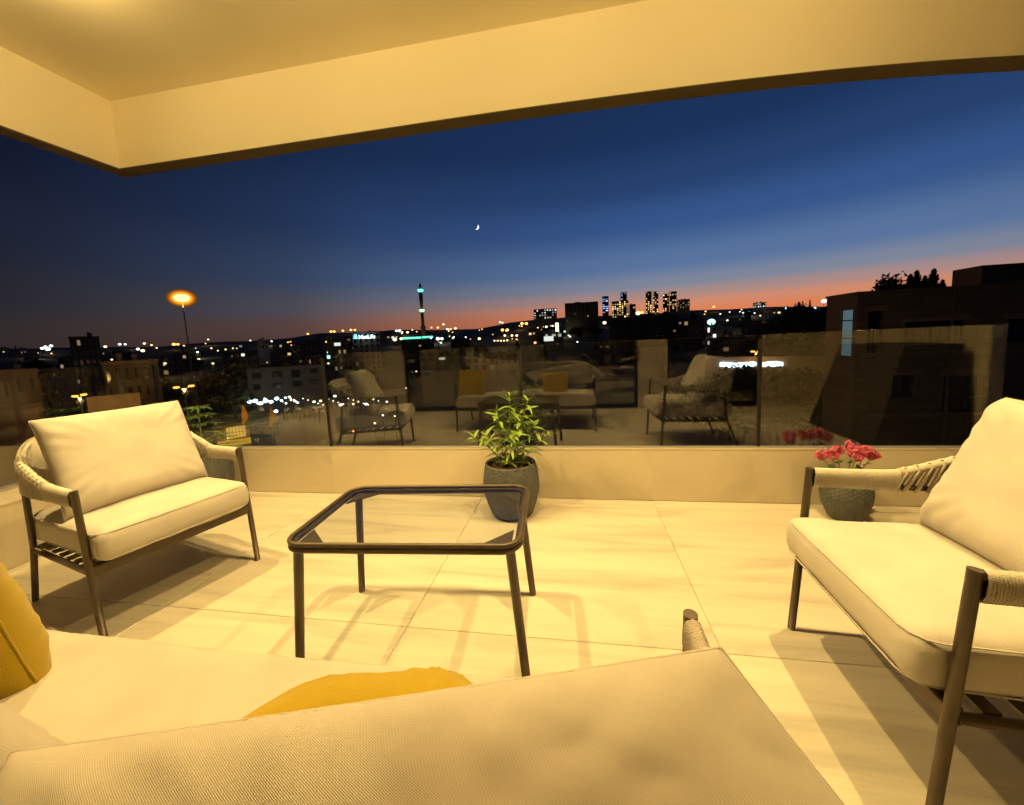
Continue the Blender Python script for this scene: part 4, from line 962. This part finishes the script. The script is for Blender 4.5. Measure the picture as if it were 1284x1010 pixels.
# feather flags and kiosk below
M['flag'] = pmat('flag_cloth', (.75, .30, .03), .8, emit=None)
fm = M['flag'].node_tree; tx = N(fm, 'ShaderNodeTexCoord'); sp = N(fm, 'ShaderNodeSeparateXYZ'); cr = N(fm, 'ShaderNodeValToRGB')
fm.links.new(tx.outputs['Generated'], sp.inputs[0]); fm.links.new(sp.outputs['Z'], cr.inputs[0]); fm.links.new(cr.outputs[0], fm.nodes['Principled BSDF'].inputs['Base Color'])
cr.color_ramp.elements[0].color = (.30, .26, .03, 1); cr.color_ramp.elements[1].color = (.45, .10, .03, 1); e = cr.color_ramp.elements.new(.4); e.color = (.55, .33, .03, 1)
for px, py, lab in ((303, 508, 'green to red feather flag beside the lit kiosk'), (338, 511, 'green to red feather flag in front of the lit shop')):
    p = at(px, py, 62); g = gz(p.x, p.y); hgt = p.z-g
    t = thing('feather_flag', lab, 'flag', (p.x, p.y, g)); fh = 2.6
    P = smooth_path([(0, 0, 0), (0, 0, hgt-1.2), (.15, 0, hgt-.3), (.6, 0, hgt)], 6); MB().tube(P, .03, 6).build('pole', M['pole'], t)
    V = []; F = []
    for i in range(13):
        q = i/12; z = hgt-fh+fh*q; x0 = -.35*(1-q)+.15*q*q; wd = 1.0*math.sin(math.pi*(.12+.83*q))*.9
        for yq in (-.015, .015): V += [(x0, yq, z), (x0+wd, yq+.1*math.sin(q*6), z)]
    for i in range(12): F += [(4*i, 4*i+1, 4*i+5, 4*i+4), (4*i+2, 4*i+6, 4*i+7, 4*i+3), (4*i+1, 4*i+3, 4*i+7, 4*i+5), (4*i, 4*i+4, 4*i+6, 4*i+2)]
    MB().add(V, F).build('banner', M['flag'], t)
    ld = bpy.data.lights.new('lamp_light', 'POINT'); ld.energy = 90; ld.color = (1, .7, .3); ld.shadow_soft_size = .3
    t2 = thing('flag_floodlight', 'small warm floodlight on the ground in front of a feather flag', 'floodlight', (p.x-.5, p.y-2.2, g), 0, 'floodlights by the feather flags')
    MB().box((-.2, -.12, 0), (.2, .12, .3), .03).build('housing', M['dark_metal'], t2); lo = bpy.data.objects.new('lamp_light', ld); COL.objects.link(lo); lo.parent = t2; lo.location = (0, 0, hgt-4)
kd = 66; a, c = at(270, 537, kd), at(312, 535, kd); d = c-a; w = d.xy.length; g = gz(a.x, a.y)
t = thing('street_kiosk', 'small amber lit kiosk with a grid of glowing panes beside a feather flag', 'kiosk', (a.x, a.y, g), math.atan2(d.y, d.x)); hh = a.z-g
MB().box((0, .1, 0), (w, 4, hh)).build('wall', BM['olive'], t); MB().box((-.3, -.4, hh), (w+.3, 4.2, hh+.2)).build('roof', BM['slab'], t)
GA = glow_mat('kiosk_window', (1, .60, .10), .9)
for i in range(6):
    for j in range(2):
        MB().box((w*(.3+.1*i), .0, hh-.95-.85*j), (w*(.3+.1*i)+w*.085, .09, hh-.2-.85*j)).build('window', GA, t)
MB().box((0, -1.5, hh-2.6), (w, 0, hh-2.0)).build('glowing_counter', glow_mat('counter_glow', (1, .55, .06), .7), t)  # amber light on the counter is put into its own glow

# ------------------------------------------------------------------ trees
M['tree_leaf'] = pmat('dark_tree_leaf', (.035, .05, .02), .8, var=.4, vscale=.5)
M['bark'] = pmat('bark', (.06, .045, .03), .95, bump=.5, bscale=8)
def crown_round(n, seed, w=1.0, h=1.0, leaf=.036):
    R = np.random.default_rng(seed); cl = R.normal(0, .30, (14, 3))*[w*.7, w*.7, h*.6]+[0, 0, .62*h]
    V = []; F = []
    for i in range(n):
        c = cl[R.integers(14)]+R.normal(0, .085, 3)*[w, w, h]; d = R.normal(0, 1, (3, 3))*leaf
        k = len(V); V += [tuple(c+d[0]), tuple(c+d[1]), tuple(c+d[2])]; F.append((k, k+1, k+2))
    return MB().add(V, F)
def crown_cone(n, seed, w=.34, leaf=.026, tiers=9):
    R = np.random.default_rng(seed); V = []; F = []
    for i in range(n):
        t = R.random()**.8; z = .12+.88*t; tr = (1-t)*w*(.55+.45*((t*tiers) % 1 < .55)); a = R.random()*6.283; r = tr*R.random()**.5
        c = np.array([r*math.cos(a), r*math.sin(a), z-r*.25]); d = R.normal(0, 1, (3, 3))*leaf*(1-.6*t)
        k = len(V); V += [tuple(c+d[0]), tuple(c+d[1]), tuple(c+d[2])]; F.append((k, k+1, k+2))
    return MB().add(V, F)
CROWN = {'round': [crown_round(4200, s).mesh('crown', M['tree_leaf']) for s in (1, 2, 3)], 'cone': [crown_cone(5000, s).mesh('crown', M['tree_leaf']) for s in (4, 5)], 'cypress': [crown_cone(3600, 6, .11, .016, 30).mesh('crown', M['tree_leaf'])]}
tk = MB().tube([(0, 0, -.3), (.01, 0, .3), (0, .01, .7)], [.035, .025, .01], 7)
for a in range(4): tk.tube([(0, 0, .25+.06*a), (.25*math.cos(a*1.7), .25*math.sin(a*1.7), .5+.07*a)], [.015, .006], 5)
TRUNK = tk.mesh('trunk', M['bark'])
def tree(kind, label, px, py, h, dist=None, group=None, w=1.0):
    if dist is None: p, r = stand(px, py, h)
    else:
        q = at(px, py, dist); p = Vector((q.x, q.y, q.z-h))
    t = thing({'round': 'round_tree', 'cone': 'conifer_tree', 'cypress': 'cypress_tree'}[kind], label, 'tree', p, random.random()*6, group)
    s = h/1.15 if kind == 'round' else h
    for nm, me in (('trunk', TRUNK), ('crown', random.choice(CROWN[kind]))):
        o = link(nm, me, t); o.scale = (s*w, s*w, s)
    if dist is not None:                               # long trunk down to the ground
        g = gz(p.x, p.y); MB().tube([(0, 0, g-p.z), (0, 0, .2)], [.35, .2], 8).build('lower_trunk', M['bark'], t)
for px, py, hh, k, lab in [(1128, 346, 3.2, 'round', 'bushy round tree behind the villa roof'), (1142, 345, 3.4, 'cone', 'short conifer next to the round tree behind the villa'), (1150, 341, 4.2, 'cone', 'thin conifer behind the villa roof, second tallest there'), (1160, 347, 3.2, 'cone', 'smallest pointed conifer behind the villa roof'), (1171, 339, 4.6, 'cone', 'tallest conifer behind the villa roof'), (1182, 352, 2.6, 'cone', 'low conifer tip where the villa roof slopes up'), (1116, 353, 2.4, 'round', 'low bush at the rim of the villa roof')]:
    tree(k, lab, px, py, hh+2.6, 46, 'trees behind the villa', .85 if k == 'round' else 1.0)
for px, py, hh, k, lab in [(760, 384, 13, 'cypress', 'dark cypress in front of the blue lit tower'), (769, 390, 13, 'cypress', 'broad dark cypress beside the golden office'), (847, 376, 13, 'cypress', 'dark cypress overlapping the tall dark tower'), (735, 404, 16, 'round', 'dark tree before the slab building'), (722, 408, 14, 'round', 'rounded dark tree at the foot of the slab building'), (745, 406, 16, 'round', 'big dark tree at the slab building corner'),
        (815, 392, 14, 'round', 'dark tree below the twin towers'), (835, 398, 13, 'round', 'dark tree below the stepped tower'), (870, 392, 12, 'round', 'dark tree by the floodlit block')]:
    tree(k, lab, px, py, hh)
R = random.Random(12)
for k in range(34):
    px = R.uniform(985, 1046); py = R.uniform(376, 404); tree(R.choice(['cone', 'round', 'cypress', 'cone']), 'dark tree in the grove beside the villa', px, py, R.uniform(9, 15), R.uniform(110, 180), 'grove beside the villa')
for k in range(70):
    px = R.uniform(-10, 1000); by = float(np.interp(px, [x for x, y in SKY_PX], [y for x, y in SKY_PX]))
    tree(R.choice(['round', 'round', 'cypress', 'cone']), 'dark tree scattered between the houses of the hillside', px, by+R.uniform(-2.5, 50), R.uniform(7, 13), None, 'trees on the dark hillside')
for px, py, hh in [(30, 530, 8), (5, 545, 8), (58, 540, 7), (130, 512, 6), (84, 503, 7), (160, 510, 5), (205, 480, 9), (280, 470, 9), (262, 495, 7)]:
    tree('round', 'dark rounded tree by the amber lit road', px, py, hh, None, 'trees by the amber lit road')
for k in range(17):
    px = 884+k*10.5; tree('round', 'dark clipped bush in the hedge before the pale boundary wall', px, 464+R.uniform(-2.0, 3.0), 11, 70, 'hedge before the pale boundary wall', .95)
# moon
mp_ = at(597.5, 285, 4000); R0 = 4000/FPX*2.8
M['moon'] = glow_mat('moon_glow', (1, .97, .88), 3.0)
mo = MB(); V = []; F = []; nn = 24
for i in range(nn+1):
    a = -math.pi/2+math.pi*i/nn; V += [(math.cos(a), 0, math.sin(a)), (.52*math.cos(a), 0, math.sin(a)), (.75*math.cos(a), .35*math.cos(a), math.sin(a))]
for i in range(nn):
    for q in range(3): F.append((3*i+q, 3*i+3+q, 3*i+3+(q+1) % 3, 3*i+(q+1) % 3))
m_ = mo.add(V, F, True).build('crescent_moon', M['moon']); m_.location = mp_; m_.scale = (R0, R0, R0); m_.rotation_euler = (0, rad(28), math.atan2(-mp_.x, mp_.y))
tag(m_, 'thin white crescent moon alone in the blue dusk sky', 'moon')
